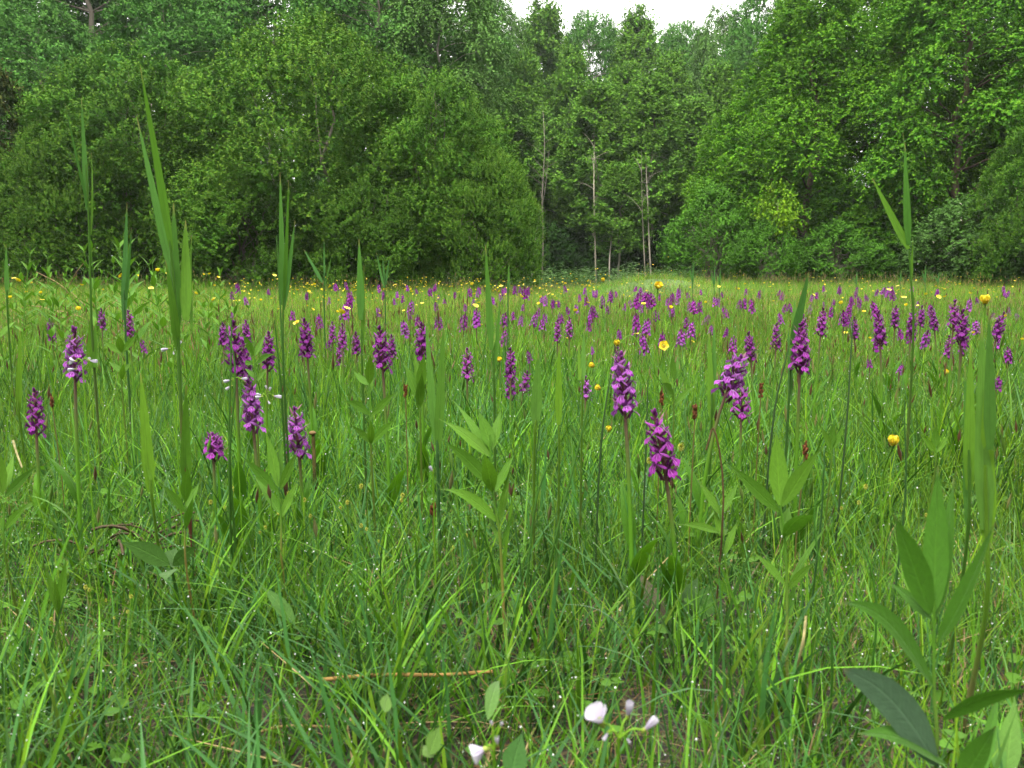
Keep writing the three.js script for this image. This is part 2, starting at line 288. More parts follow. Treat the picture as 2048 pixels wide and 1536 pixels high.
function makeCrown(seed, o) {
  const R = rngOf(seed), lobes = crownLobes(R, o), wsum = [], n = o.leaves, per = o.per ?? 12;
  let s = 0; for (const l of lobes) { s += l.r * l.r; wsum.push(s); }
  const pos = new Float32Array(n * 12), col = new Float32Array(n * 12), idx = new Uint32Array(n * 6), dir = V(), c = V(), tw = V(), lf = V(), lat = V(), p = V(), nor = V();
  let i = 0, guard = 0;
  while (i < n && guard++ < n * 4) {
    const q = R() * s; let k = 0; while (wsum[k] < q) k++;
    const L = lobes[k], inner = R() < (o.fill ?? 0.14) * 1.6;
    dir.set(R() * 2 - 1, R() * 2 - 1, R() * 2 - 1); if (dir.lengthSq() > 1) continue; dir.normalize();
    c.copy(L.c).setY(0).normalize().multiplyScalar(0.55); dir.add(c); dir.y += o.up ?? 0.55; dir.normalize();
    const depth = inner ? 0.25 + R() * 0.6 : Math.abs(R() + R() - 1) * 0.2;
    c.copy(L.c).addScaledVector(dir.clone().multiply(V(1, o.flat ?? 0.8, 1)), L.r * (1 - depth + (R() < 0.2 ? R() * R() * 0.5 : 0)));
    if (c.y < (o.low ?? 0.1)) continue;
    if (noise2(c.x * 2.1 + c.y * 1.3 + seed, c.z * 2.1 - c.y * 1.7) < (o.gap ?? 0.3)) continue;
    let bury = 0; for (const B of lobes) if (B !== L && B.c.distanceToSquared(c) < (B.r * 0.62) ** 2) { bury = 1; break; }
    if (bury && R() < 0.8) continue;
    tw.copy(dir).multiplyScalar(0.8).add(V((R() - 0.5) * 0.9, (R() - 0.5) * 0.7 + (o.rise ?? 0.4), (R() - 0.5) * 0.9)).normalize();
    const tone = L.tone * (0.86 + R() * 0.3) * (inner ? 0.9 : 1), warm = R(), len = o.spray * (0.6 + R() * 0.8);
    for (let j = 0; j < per && i < n; j++, i++) {
      const t = (j + R()) / per; p.copy(c).addScaledVector(tw, t * len); p.y -= (o.droop ?? 0) * t * t * len;
      lat.set(R() - 0.5, R() - 0.5, R() - 0.5).cross(tw).normalize();
      lf.copy(tw).multiplyScalar(0.5 + (o.droop ?? 0) * 0.2).addScaledVector(lat, 0.9); lf.y -= (o.hang ?? 0.15) + (o.droop ?? 0) * 0.5; lf.normalize();
      nor.copy(dir).multiplyScalar(0.5).add(V((R() - 0.5) * 1.1, 0.75 + (R() - 0.5) * 0.8, (R() - 0.5) * 1.1)); lat.crossVectors(lf, nor).normalize();
      const ll = o.leaf * (0.7 + R() * 0.6) * (inner ? o.big ?? 1.5 : 1), lw = ll * o.aspect * 0.5, b = i * 12;
      pos[b] = p.x; pos[b + 1] = p.y; pos[b + 2] = p.z;
      pos[b + 3] = p.x + lf.x * ll * 0.45 - lat.x * lw; pos[b + 4] = p.y + lf.y * ll * 0.45 - lat.y * lw + ll * 0.06; pos[b + 5] = p.z + lf.z * ll * 0.45 - lat.z * lw;
      pos[b + 6] = p.x + lf.x * ll; pos[b + 7] = p.y + lf.y * ll; pos[b + 8] = p.z + lf.z * ll;
      pos[b + 9] = p.x + lf.x * ll * 0.45 + lat.x * lw; pos[b + 10] = p.y + lf.y * ll * 0.45 + lat.y * lw + ll * 0.06; pos[b + 11] = p.z + lf.z * ll * 0.45 + lat.z * lw;
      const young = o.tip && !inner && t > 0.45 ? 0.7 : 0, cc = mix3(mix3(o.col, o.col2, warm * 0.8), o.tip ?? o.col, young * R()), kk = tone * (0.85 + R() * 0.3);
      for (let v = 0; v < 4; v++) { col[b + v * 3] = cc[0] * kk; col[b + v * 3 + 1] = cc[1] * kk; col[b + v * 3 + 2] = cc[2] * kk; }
      idx.set([i * 4, i * 4 + 1, i * 4 + 2, i * 4, i * 4 + 2, i * 4 + 3], i * 6);
    }
  }
  const g = new THREE.BufferGeometry();
  g.setAttribute('position', new THREE.BufferAttribute(pos.subarray(0, i * 12), 3)); g.setAttribute('color', new THREE.BufferAttribute(col.subarray(0, i * 12), 3)); g.setIndex(new THREE.BufferAttribute(idx.subarray(0, i * 6), 1));
  return { g, lobes, R };
}
function limb(mb, R, a, b, r0, r1, n, wob, sides, col) {   // a crooked tapering branch
  const pts = [], rs = [], d = a.distanceTo(b);
  for (let k = 0; k <= n; k++) { const t = k / n, e = Math.sin(Math.PI * t) * wob * d; pts.push(a.clone().lerp(b, t).add(V((R() - 0.5) * e, (R() - 0.5) * e * 0.4 + Math.sin(Math.PI * t) * d * 0.06, (R() - 0.5) * e))); rs.push(lerp(r0, r1, Math.pow(t, 0.8))); }
  mb.tube(pts, rs, sides, col); return pts;
}
function treeProto(seed, o) {
  const root = new THREE.Group(), { g, lobes } = makeCrown(seed, o), R = rngOf(seed + 5), tr = new MB();
  const bark = (t) => mul3(mix3(o.bark, o.bark2 ?? mul3(o.bark, 0.5), noise2(t * 40 + seed, seed) > 0.62 ? 0.9 : R() * 0.3), 0.85 + R() * 0.3);
  if (o.stems) {   // a shrub: several stems that fan out of one stool
    for (let k = 0; k < o.stems; k++) {
      const L = lobes[Math.floor(R() * lobes.length)], a = R() * 6.283, p = limb(tr, R, V(Math.cos(a) * 0.25, -0.05, Math.sin(a) * 0.25), L.c, o.trunk * (0.6 + R() * 0.5), 0.012, 8, 0.12, 6, bark);
      for (let j = 0; j < 3; j++) { const M2 = lobes[Math.floor(R() * lobes.length)]; if (M2.c.distanceTo(p[5]) < o.w * 0.4) limb(tr, R, p[3 + j], M2.c, 0.02, 0.006, 5, 0.15, 4, bark); }
    }
  } else {
    const top = V((R() - 0.5) * 0.05 * o.h, o.h * 0.93, (R() - 0.5) * 0.05 * o.h), p = limb(tr, R, V(0, -0.1, 0), top, o.trunk, 0.015, 14, o.crook ?? 0.03, 8, bark);
    for (const L of lobes) { const y = clamp(L.c.y - L.c.clone().setY(0).length() * 0.5, o.h * 0.12, o.h * 0.9), k = clamp(Math.round(y / (o.h * 0.93) * 14), 1, 13); if (R() < (o.boughs ?? 0.7)) limb(tr, R, p[k], L.c, lerp(o.trunk * 0.38, 0.012, k / 14), 0.006, 6, 0.12, 4, bark); }
  }
  tr.build('trunk', M.bark, root);
  part('crown', g, M.tree, root);
  if (o.blossom) { const f = makeCrown(seed, { ...o, leaves: o.blossom, leaf: 0.035, aspect: 1, col: [0.42, 0.36, 0.3], col2: [0.5, 0.46, 0.4], tip: null, per: 5, spray: 0.12 }); part('blossom', f.g, M.white, root); }
  g.computeBoundingBox(); const bb = g.boundingBox; root.userData.size = [(bb.max.x - bb.min.x + bb.max.z - bb.min.z) / 2 * 0.96, bb.max.y * 0.985];
  return root;
}
const PALE = [0.36, 0.33, 0.27], GREYB = [0.16, 0.14, 0.11], BROWN = [0.085, 0.062, 0.042];
const kinds = {
  willow: () => treeProto(2001, { shape: 'dome', w: 6, h: 5.4, base: 0.3, lobes: 52, lr0: 0.10, lr1: 0.21, leaves: 150000, per: 12, spray: 0.2, leaf: 0.058, aspect: 0.5, col: [0.04, 0.118, 0.01], col2: [0.058, 0.132, 0.012], tip: [0.1, 0.16, 0.016], rise: 0.55, gap: 0.33, low: 0.4, stems: 13, trunk: 0.06, bark: GREYB, fill: 0.12 }),
  willow2: () => treeProto(2101, { shape: 'dome', w: 5, h: 5, base: 0.3, lobes: 44, lr0: 0.11, lr1: 0.22, leaves: 125000, per: 12, spray: 0.2, leaf: 0.058, aspect: 0.5, col: [0.038, 0.115, 0.01], col2: [0.054, 0.132, 0.012], tip: [0.09, 0.16, 0.015], rise: 0.5, gap: 0.33, low: 0.4, stems: 11, trunk: 0.06, bark: GREYB, fill: 0.12 }),
  alder: () => treeProto(2201, { shape: 'wall', w: 7.5, h: 11, base: 0.7, lobes: 90, lr0: 0.08, lr1: 0.17, leaves: 190000, per: 11, spray: 0.36, leaf: 0.068, aspect: 0.75, col: [0.042, 0.14, 0.007], col2: [0.064, 0.165, 0.008], tip: [0.1, 0.2, 0.009], rise: 0.12, droop: 0.35, gap: 0.33, trunk: 0.16, bark: BROWN, fill: 0.14, crook: 0.05 }),
  alder2: () => treeProto(2301, { shape: 'wall', w: 7, h: 11, base: 0.5, lobes: 80, lr0: 0.085, lr1: 0.18, leaves: 180000, per: 11, spray: 0.38, leaf: 0.068, aspect: 0.7, col: [0.037, 0.13, 0.008], col2: [0.056, 0.152, 0.009], tip: [0.09, 0.185, 0.01], rise: 0.1, droop: 0.45, gap: 0.34, trunk: 0.16, bark: BROWN, fill: 0.14, crook: 0.05 }),
  birch: () => treeProto(2401, { shape: 'oval', w: 4.2, h: 13, base: 4.2, lobes: 60, lr0: 0.08, lr1: 0.15, leaves: 46000, per: 12, spray: 0.7, leaf: 0.1, aspect: 0.62, col: [0.055, 0.13, 0.024], col2: [0.075, 0.145, 0.03], rise: -0.1, droop: 0.9, gap: 0.36, trunk: 0.11, bark: PALE, bark2: [0.05, 0.045, 0.04], fill: 0.1 }),
  aspen: () => treeProto(2501, { shape: 'cone', w: 3.4, h: 9, base: 2.6, lobes: 46, lr0: 0.1, lr1: 0.19, leaves: 42000, per: 11, spray: 0.4, leaf: 0.09, aspect: 0.7, col: [0.056, 0.16, 0.016], col2: [0.08, 0.18, 0.02], tip: [0.105, 0.2, 0.018], rise: 0.25, gap: 0.34, trunk: 0.065, bark: PALE, bark2: [0.08, 0.07, 0.05], fill: 0.1, crook: 0.035 }),
  ash: () => treeProto(2601, { shape: 'oval', w: 6.5, h: 12, base: 1.8, lobes: 95, lr0: 0.08, lr1: 0.16, leaves: 90000, per: 12, spray: 0.45, leaf: 0.1, aspect: 0.55, col: [0.038, 0.125, 0.019], col2: [0.054, 0.14, 0.023], tip: [0.075, 0.165, 0.024], rise: 0.2, droop: 0.2, gap: 0.32, trunk: 0.17, bark: GREYB, fill: 0.12 }),
  under: () => treeProto(2701, { shape: 'dome', w: 3.2, h: 2.4, base: 0.1, lobes: 34, lr0: 0.12, lr1: 0.2, leaves: 14000, per: 10, spray: 0.3, leaf: 0.11, aspect: 0.6, col: [0.017, 0.056, 0.007], col2: [0.028, 0.075, 0.009], rise: 0.2, gap: 0.3, stems: 6, trunk: 0.025, bark: BROWN, fill: 0.15 }),  // leaf colour darkened to stand in for the deep shade under the trees
  cherry: () => treeProto(2801, { shape: 'wall', w: 4.5, h: 6.5, base: 0.4, lobes: 60, lr0: 0.09, lr1: 0.17, leaves: 36000, per: 10, spray: 0.4, leaf: 0.11, aspect: 0.5, col: [0.026, 0.06, 0.01], col2: [0.045, 0.07, 0.012], tip: [0.085, 0.07, 0.02], rise: 0.15, droop: 0.3, gap: 0.36, trunk: 0.1, bark: BROWN, fill: 0.14 }),
  hawthorn: () => treeProto(2901, { shape: 'dome', w: 4.2, h: 3.6, base: 0.35, lobes: 56, lr0: 0.1, lr1: 0.17, leaves: 34000, per: 10, spray: 0.32, leaf: 0.075, aspect: 0.6, col: [0.045, 0.11, 0.02], col2: [0.065, 0.135, 0.028], rise: 0.2, droop: 0.3, gap: 0.33, stems: 9, trunk: 0.05, bark: BROWN, fill: 0.14, blossom: 500 }),
  thicket: () => treeProto(3001, { shape: 'wall', w: 3.6, h: 3.6, base: 0.9, lobes: 46, lr0: 0.1, lr1: 0.18, leaves: 24000, per: 11, spray: 0.4, leaf: 0.085, aspect: 0.6, col: [0.04, 0.12, 0.01], col2: [0.055, 0.14, 0.012], rise: 0.35, gap: 0.4, stems: 16, trunk: 0.03, bark: GREYB, fill: 0.1 }),
  sapling: () => treeProto(3101, { shape: 'oval', w: 1.3, h: 2.6, base: 1.5, lobes: 9, lr0: 0.12, lr1: 0.3, leaves: 1900, per: 10, spray: 0.3, leaf: 0.09, aspect: 0.6, col: [0.075, 0.17, 0.008], col2: [0.12, 0.205, 0.008], rise: 0.3, gap: 0.3, trunk: 0.03, bark: GREYB, fill: 0.1 }),
};
const protoOf = {};
// a tree whose foot is d metres away below the photograph's column px, topped at row top, wpx columns wide
function tree(name, kind, px, d, top, wpx, turn, label, group, category = 'tree') {
  const p = foot(px, d), h = EYE + (HOR - top) / FOC * d - p.y, w = wpx / FOC * d;
  let o;
  if (!protoOf[kind]) { o = protoOf[kind] = kinds[kind](); scene.add(o); } else { o = protoOf[kind].clone(); scene.add(o); }
  o.name = numbered(name); o.position.copy(p); o.rotation.y = turn;
  const [w0, h0] = protoOf[kind].userData.size;
  o.scale.set(w / w0, h / h0, w / w0);
  o.userData = { size: [w0, h0] };
  tag(o, label, category, group);
}
const skyBlockers = [];
const SH = 'grey willow shrubs at the left edge of the clearing', RW = 'tall leafy trees at the right edge of the clearing', BK = 'trees of the wood behind the clearing', YT = 'slim young trees in the gap of the wood', UG = 'dark undergrowth shrubs inside the wood', LB = 'taller trees rising behind the willow shrubs';
// the willow thicket on the left
tree('willow_shrub', 'willow', 640, 17.2, 52, 620, 0.4, 'broad domed willow shrub, the tallest of the left thicket', SH, 'shrub');
tree('willow_shrub', 'willow2', 300, 17.6, 112, 520, 1.2, 'rounded willow shrub between the tallest willow and the dark cherry', SH, 'shrub');
tree('willow_shrub', 'willow2', 860, 16.4, 150, 420, 3.1, 'willow shrub on the right shoulder of the thicket, yellowish new shoots', SH, 'shrub');
tree('willow_shrub', 'willow', 960, 15.6, 285, 270, 5.2, 'low willow shrub ending the thicket beside the gap in the wood', SH, 'shrub');
tree('willow_shrub', 'willow', 170, 16.4, 235, 340, 2.2, 'low willow shrub in front of the dark cherry tree', SH, 'shrub');
tree('willow_shrub', 'willow2', 500, 15.6, 330, 360, 4.3, 'low willow skirt in front of the tallest willow', SH, 'shrub');
tree('willow_shrub', 'willow2', 740, 15.4, 340, 300, 0.9, 'low willow shrub at the foot of the thicket, right of its middle', SH, 'shrub');
tree('cherry_tree', 'cherry', 10, 17.5, 135, 330, 0.2, 'dark bird cherry with reddish young leaves at the far left', null);
tree('cherry_tree', 'cherry', -330, 17, 150, 420, 2.2, 'dark cherry tree outside the left end of the willow thicket', null);
// behind the thicket
tree('ash_tree', 'ash', 110, 24, 20, 380, 0.3, 'bright green ash crown above the dark cherry at the left edge', LB);
tree('ash_tree', 'ash', 370, 24, -12, 360, 1.9, 'rounded green ash crown behind the rounded willow', LB);
tree('ash_tree', 'ash', 220, 31, -260, 560, 3.3, 'tall dark ash at the top left corner behind the ash crowns', LB);
tree('ash_tree', 'ash', 560, 30, -240, 460, 4.1, 'tall ash rising behind the tallest willow shrub', LB);
tree('ash_tree', 'ash', 760, 27, -140, 400, 5.5, 'tall pale ash behind the right shoulder of the thicket', LB);
tree('birch_tree', 'birch', 895, 26, -70, 300, 0.7, 'tall birch standing behind the willow thicket beside the gap', LB);
tree('ash_tree', 'ash', -120, 27, -200, 480, 2.9, 'tall ash beyond the far left cherry tree', LB);
[[60, 37, -200, 520, 0.4], [330, 38, -230, 520, 1.4], [620, 37, -260, 520, 2.7], [830, 36, -160, 420, 3.3]].forEach(([px, d, top, w, t], i) => tree('ash_tree', 'ash', px, d, top, w, t, `tall tree deep in the wood above the left thicket, ${['leftmost', 'second', 'third', 'rightmost'][i]} of its row`, 'deep row above the left thicket'));
[[1800, 32, -260, 560, 0.9], [2010, 30, -260, 560, 2.9]].forEach(([px, d, top, w, t], i) => tree('ash_tree', 'ash', px, d, top, w, t, `tall tree behind the right hand alders, the ${['left', 'right'][i]} one of two`, 'deep row behind the right hand alders'));
// more slender stems deep in the gap
[[1050, 37, 120, 150, 0.7], [1140, 38, 110, 150, 1.9], [1245, 36, 140, 150, 3.0], [1330, 37, 120, 150, 4.2], [1420, 36, 140, 160, 5.3]].forEach(([px, d, top, w, t], i) => tree('young_tree', 'aspen', px, d, top, w, t, `slender light green tree in the back of the gap, ${['leftmost', 'second', 'third', 'fourth', 'rightmost'][i]} of five`, YT));
// the gap: slim young trees before a tall hazy row
tree('birch_tree', 'birch', 985, 44, 0, 200, 0.3, 'hazy birch, leftmost of the far row under the sky', BK);
tree('birch_tree', 'aspen', 1085, 45, 24, 190, 1.1, 'hazy far tree with a pointed top, second of the far row', BK);
tree('ash_tree', 'ash', 1175, 47, 40, 220, 2.4, 'hazy round topped far tree left of the middle of the sky gap', BK);
tree('ash_tree', 'aspen', 1265, 45, 36, 170, 3.0, 'hazy far tree with a tufted top below the brightest sky', BK);
tree('ash_tree', 'ash', 1350, 47, 58, 190, 0.9, 'hazy far tree right of the tufted one under the sky', BK);
tree('birch_tree', 'birch', 1425, 42, 44, 170, 4.4, 'drooping grey green birch against the sky beside the right hand trees', BK);
tree('ash_tree', 'ash', 1520, 40, -40, 240, 5.0, 'far tree half hidden behind the top of the right hand alders', BK);
tree('young_tree', 'aspen', 1010, 33, 190, 210, 1.3, 'young tree at the left side of the gap, behind the low willow', YT);
tree('young_tree', 'aspen', 1085, 35, 235, 170, 2.6, 'young bluish tree with a thin dark stem left in the gap', YT);
tree('young_tree', 'aspen', 1190, 32, 175, 190, 0.2, 'young tree with a straight pale stem in the middle of the gap', YT);
tree('young_tree', 'aspen', 1235, 29, 330, 140, 5.1, 'small young tree with a crooked pale stem in the gap', YT);
tree('young_tree', 'aspen', 1292, 31, 165, 190, 3.7, 'young tree with the tallest whitish stem right in the gap', YT);
tree('young_tree', 'aspen', 1375, 33, 205, 200, 4.6, 'young light green tree above the multi stemmed shrub', YT);
tree('young_tree', 'aspen', 1455, 29, 235, 210, 2.0, 'young tree leaning on the left side of the alders', YT);
const dark = 'undergrowth shrub with leaves darkened as shade between the thin stems';
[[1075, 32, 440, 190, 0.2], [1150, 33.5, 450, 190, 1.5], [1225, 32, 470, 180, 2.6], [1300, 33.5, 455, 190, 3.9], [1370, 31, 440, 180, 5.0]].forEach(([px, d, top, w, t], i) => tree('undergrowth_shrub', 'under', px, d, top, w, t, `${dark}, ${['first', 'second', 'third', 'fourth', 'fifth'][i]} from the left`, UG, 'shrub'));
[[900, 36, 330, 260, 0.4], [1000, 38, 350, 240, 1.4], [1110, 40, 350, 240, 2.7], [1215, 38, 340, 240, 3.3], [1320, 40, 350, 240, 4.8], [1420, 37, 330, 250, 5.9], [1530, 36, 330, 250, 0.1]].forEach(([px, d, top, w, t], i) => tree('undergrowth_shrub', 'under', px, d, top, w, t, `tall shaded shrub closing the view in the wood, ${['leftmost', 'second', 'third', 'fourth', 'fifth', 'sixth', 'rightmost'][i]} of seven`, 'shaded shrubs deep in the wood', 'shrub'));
[[940, 56, 40, 260, 0.1], [1060, 58, 62, 280, 1.3], [1180, 57, 70, 280, 2.2], [1300, 58, 74, 280, 3.4], [1410, 56, 66, 260, 4.7], [1520, 55, 50, 260, 5.6]].forEach(([px, d, top, w, t], i) => tree('ash_tree', 'ash', px, d, top, w, t, `pale hazy tree deepest in the wood, ${['leftmost', 'second', 'third', 'fourth', 'fifth', 'rightmost'][i]} of the last row`, 'deepest row of the wood'));
// unseen trees added beside and behind the viewer to block low sky light
for (let k = 0; k < 18; k++) {
  const R = rngOf(4000 + k), a = lerp(0.95, 5.33, (k + 0.5) / 18), r = 13 + R() * 5, kind = ['ash', 'alder', 'alder2', 'ash', 'willow2'][k % 5], o = protoOf[kind], s = kind === 'willow2' ? 1.3 : 1.05 + R() * 0.2;
  const q = (o ?? (protoOf[kind] = kinds[kind]())).clone(); q.name = numbered(kind + '_tree'); q.position.set(Math.sin(a) * r, gh(Math.sin(a) * r, -Math.cos(a) * r), -Math.cos(a) * r); q.rotation.y = R() * 6.3; q.scale.set(s * 1.1, s, s * 1.1); scene.add(q); skyBlockers.push(q);
  tag(q, 'unseen leafy tree added round the clearing to block low sky light', 'tree', 'unseen trees added round the clearing');
}
// the right hand edge
tree('thicket_shrub', 'thicket', 1420, 20.5, 365, 220, 0.5, 'multi stemmed shrub with thin bare stems at the mouth of the gap', null, 'shrub');
tree('alder_tree', 'alder', 1610, 22.5, -30, 500, 0.2, 'big bright green alder beside the gap, its boughs reaching low', RW);
tree('alder_tree', 'alder2', 1880, 21, -190, 560, 1.5, 'tall alder with long hanging boughs over the right meadow', RW);
tree('alder_tree', 'alder', 1760, 25, -240, 460, 3.4, 'tall alder standing behind and between the two front alders', RW);
tree('alder_tree', 'alder2', 1560, 27, 20, 300, 4.4, 'alder with an airy top against the sky, left side of the right trees', RW);
tree('alder_tree', 'alder', 2130, 22, -160, 560, 5.3, 'alder at the right edge behind the grey willow', RW);
tree('alder_tree', 'alder2', 2520, 21, -150, 600, 2.7, 'alder beyond the right edge of the clearing', RW);
tree('hawthorn_shrub', 'hawthorn', 1945, 18, 385, 290, 0.4, 'greyish hawthorn dotted with whitish blossom under the right alders', null, 'shrub');
tree('willow_shrub', 'willow2', 2075, 16.5, 235, 300, 2.0, 'pale grey green willow at the right edge of the clearing', SH + ' and right', 'shrub');
tree('yellow_sapling', 'sapling', 1546, 18.9, 366, 105, 0.6, 'small yellow leaved sapling in front of the bright alder', null);
tree('undergrowth_shrub', 'thicket', 1665, 19.2, 440, 230, 1.1, 'low leafy alder scrub at the foot of the big bright alder', UG, 'shrub');
tree('undergrowth_shrub', 'thicket', 1530, 18.8, 428, 170, 2.3, 'low leafy scrub under the yellow sapling', UG, 'shrub');
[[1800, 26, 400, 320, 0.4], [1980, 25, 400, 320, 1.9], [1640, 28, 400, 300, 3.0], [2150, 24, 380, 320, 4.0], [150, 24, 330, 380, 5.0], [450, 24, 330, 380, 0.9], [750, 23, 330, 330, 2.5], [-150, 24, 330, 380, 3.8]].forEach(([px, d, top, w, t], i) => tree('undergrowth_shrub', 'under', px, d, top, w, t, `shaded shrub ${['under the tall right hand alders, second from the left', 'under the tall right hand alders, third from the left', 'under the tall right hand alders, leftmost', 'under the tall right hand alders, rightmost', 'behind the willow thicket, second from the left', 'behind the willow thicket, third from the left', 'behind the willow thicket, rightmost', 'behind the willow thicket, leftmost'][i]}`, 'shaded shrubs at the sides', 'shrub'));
{ // bare crooked stems that show against the shade
  const stem = (label, d, pts, r0, pale) => {
    const R = rngOf(pts[0][0]), base = foot(pts[0][0], d), t = thing('bare_stem', base, label, 'tree trunk', 'pale crooked stems before the dark wood'), mb = new MB();
    const q = [V(0, -0.05, 0), ...pts.slice(1).map(([x, y], i, l) => at(x, y, d + (R() - 0.5) * 0.4 + (l.length > 3 ? Math.pow((i + 1) / l.length, 3) * 3.2 : 0)).sub(base))];
    const c = new THREE.CatmullRomCurve3(q).getPoints(14);
    mb.tube(c, c.map((_, i) => lerp(r0 * 0.8, r0 * 0.16, i / 14)), 6, () => mul3(pale, 0.5 + R() * 0.45)); mb.build('trunk', M.bark, t);
    const tw = new MB(), e = c[13]; for (let k = 0; k < 5; k++) tw.tube(arc(c[8 + k], R() * 6.3, 0.5 + R() * 0.5, 0.4, 0.5 + R() * 0.5, 4), [0.012, 0.01, 0.008, 0.006, 0.003], 4, mul3(pale, 0.6)); tw.build('twig', M.bark, t).userData.kind = 'stuff';
  };
  stem('pale crooked stem forked near the ground below the bright alder', 20.2, [[1542, 580], [1541, 540], [1528, 490], [1512, 448], [1490, 380]], 0.05, [0.22, 0.18, 0.13]);
  stem('thinner pale stem right of the forked one below the alder', 20.2, [[1561, 580], [1556, 520], [1553, 490], [1546, 440]], 0.035, [0.2, 0.16, 0.12]);
  stem('S shaped whitish stem in the middle of the wood gap', 28, [[1218, 580], [1219, 520], [1224, 470], [1231, 430], [1226, 385], [1230, 330]], 0.036, [0.3, 0.27, 0.22]);
  stem('straight whitish stem, tallest in the wood gap', 28, [[1302, 580], [1299, 500], [1295, 400], [1291, 300], [1290, 200]], 0.042, [0.24, 0.22, 0.17]);
  stem('straight pale stem left of the S shaped stem in the gap', 28.2, [[1191, 580], [1190, 480], [1188, 400], [1188, 330], [1189, 250]], 0.038, [0.3, 0.27, 0.2]);
  stem('thin dark grey stem, leftmost in the wood gap', 28.5, [[1083, 580], [1086, 480], [1084, 400], [1089, 300], [1086, 220]], 0.04, [0.16, 0.14, 0.11]);
  stem('thin grey leaning stem at the left of the wood gap', 28.3, [[1062, 580], [1072, 470], [1090, 380], [1098, 300]], 0.03, [0.2, 0.18, 0.14]);
  stem('thin grey stem just left of the tallest whitish stem', 27, [[1290, 580], [1287, 480], [1284, 400], [1283, 300]], 0.026, [0.2, 0.18, 0.14]);
}

// ---------------------------------------------------------------- orchids
const toneOf = (k) => [[[0.25, 0.035, 0.30], [0.43, 0.18, 0.52], [0.11, 0.009, 0.11]], [[0.165, 0.011, 0.185], [0.27, 0.05, 0.31], [0.075, 0.006, 0.07]], [[0.215, 0.015, 0.23], [0.36, 0.085, 0.40], [0.10, 0.007, 0.09]]][k];
function floretGeo(seed, tone) {   // faces +z, up is +y; a lip 10 mm wide under a hood, two raised wings, a spur behind
  const R = rngOf(seed), mb = new MB(), [mid, pale, deep] = toneOf(tone), mm = 0.001, J = () => 0.85 + R() * 0.3;
  // the lip: a pale throat, dark loops, two side lobes and a longer middle lobe
  const rows = [], curl = 0.05 + R() * 0.28, edge = (q) => q < 0.42 ? lerp(-10.2, -6.6, q / 0.42) : q < 0.75 ? lerp(-6.6, -8.0, (q - 0.42) / 0.33) : lerp(-8.0, -5.0, (q - 0.75) / 0.25), fwd = 0.9 + R() * 0.5;
  for (let j = 0; j < 5; j++) {
    const row = [], t = j / 4;
    for (let i = 0; i < 9; i++) {
      const q = i / 4 - 1, w = lerp(1.1, 5.6, Math.pow(t, 0.75)), loop = Math.abs(Math.abs(q) - 0.4) < 0.2 && (j === 1 || j === 2), c = loop ? deep : Math.abs(q) < 0.45 && j < 3 ? pale : j === 0 ? pale : mix3(mid, pale, Math.abs(q) > 0.9 ? 0.35 : 0.1);
      row.push(mb.v(V(q * w * mm * (0.93 + R() * 0.14), lerp(0.3, edge(Math.abs(q)), t) * mm, (2.4 + 6.2 * Math.sin(t * fwd) - q * q * w * curl) * mm), mul3(c, J())));
    }
    rows.push(row);
  }
  for (let j = 0; j < 4; j++) for (let i = 0; i < 8; i++) mb.quad(rows[j][i], rows[j][i + 1], rows[j + 1][i + 1], rows[j + 1][i]);
  const blade = (a, d, bend, len, w, c) => { const t = d.clone().normalize(), L = V(0, 0, 1).cross(t).normalize().applyAxisAngle(t, (R() - 0.5) * 1.2); mb.ribbon([0, 0.3, 0.65, 1].map((q) => a.clone().addScaledVector(t, q * len).addScaledVector(bend, q * q * len)), [L], [0.3, 0.85, 0.75, 0.08].map((q) => q * w), (q) => mix3(mul3(mid, 0.8), c, q), 0.35); };
  for (const s of [-1, 1]) blade(V(s * 1.2 * mm, 1 * mm, 2 * mm), V(s * (0.9 + R() * 0.3), 0.55 + R() * 0.5, -0.05), V(0, 0.2, -0.3), 13 * mm * J(), 2.1 * mm, mix3(mid, pale, 0.7));
  blade(V(0, 1.6 * mm, 1.4 * mm), V(0, 1, 0.45), V(0, -0.25, 0.35), 9 * mm, 1.9 * mm, mix3(mid, pale, 0.3));
  for (const s of [-1, 1]) blade(V(s * 1.1 * mm, 1.4 * mm, 1.8 * mm), V(s * 0.35, 1, 0.55), V(-s * 0.35, -0.3, 0.4), 6.5 * mm, 1.5 * mm, mid);
  mb.tube([V(0, 0, 2.2 * mm), V(0, -1.5 * mm, -1 * mm), V(0, -5 * mm, -3.5 * mm), V(0, -8 * mm, -4.2 * mm)], [1.3 * mm, 1.4 * mm, 1.2 * mm, 0.4 * mm], 5, mul3(mid, 0.75));
  mb.tube([V(0, -7 * mm, -7 * mm), V(0, -3 * mm, -3.5 * mm), V(0, 0.4 * mm, 1.6 * mm)], [1 * mm, 1.4 * mm, 1.2 * mm], 5, [0.11, 0.035, 0.05]);
  return mb.geo();
}
const florets = [0, 1, 2].map((t) => [0, 1, 2].map((k) => floretGeo(400 + t * 10 + k, t)));
const leanGeo = (() => {   // bracts: narrow, purple green, pointed
  return [0, 1].map((k) => new MB().ribbon([0, 0.3, 0.7, 1].map((t) => V(0, t * 0.017, 0.002 + t * 0.004 - t * t * 0.002 * k)), [V(1, 0, 0)], [0.0012, 0.0021, 0.0013, 0.0001], (t) => mix3([0.07, 0.07, 0.025], [0.15, 0.03, 0.09], 0.35 + 0.6 * t), 0.3).geo());
})();
const budGeo = [0, 1, 2].map((t) => new MB().blob(V(0, 0.003, 0.002), 0.0021, (q) => mix3(toneOf(t)[2], toneOf(t)[0], q * 0.7), 6, 4, 1.9, V(0, 0.9, 0.45).normalize()).geo());
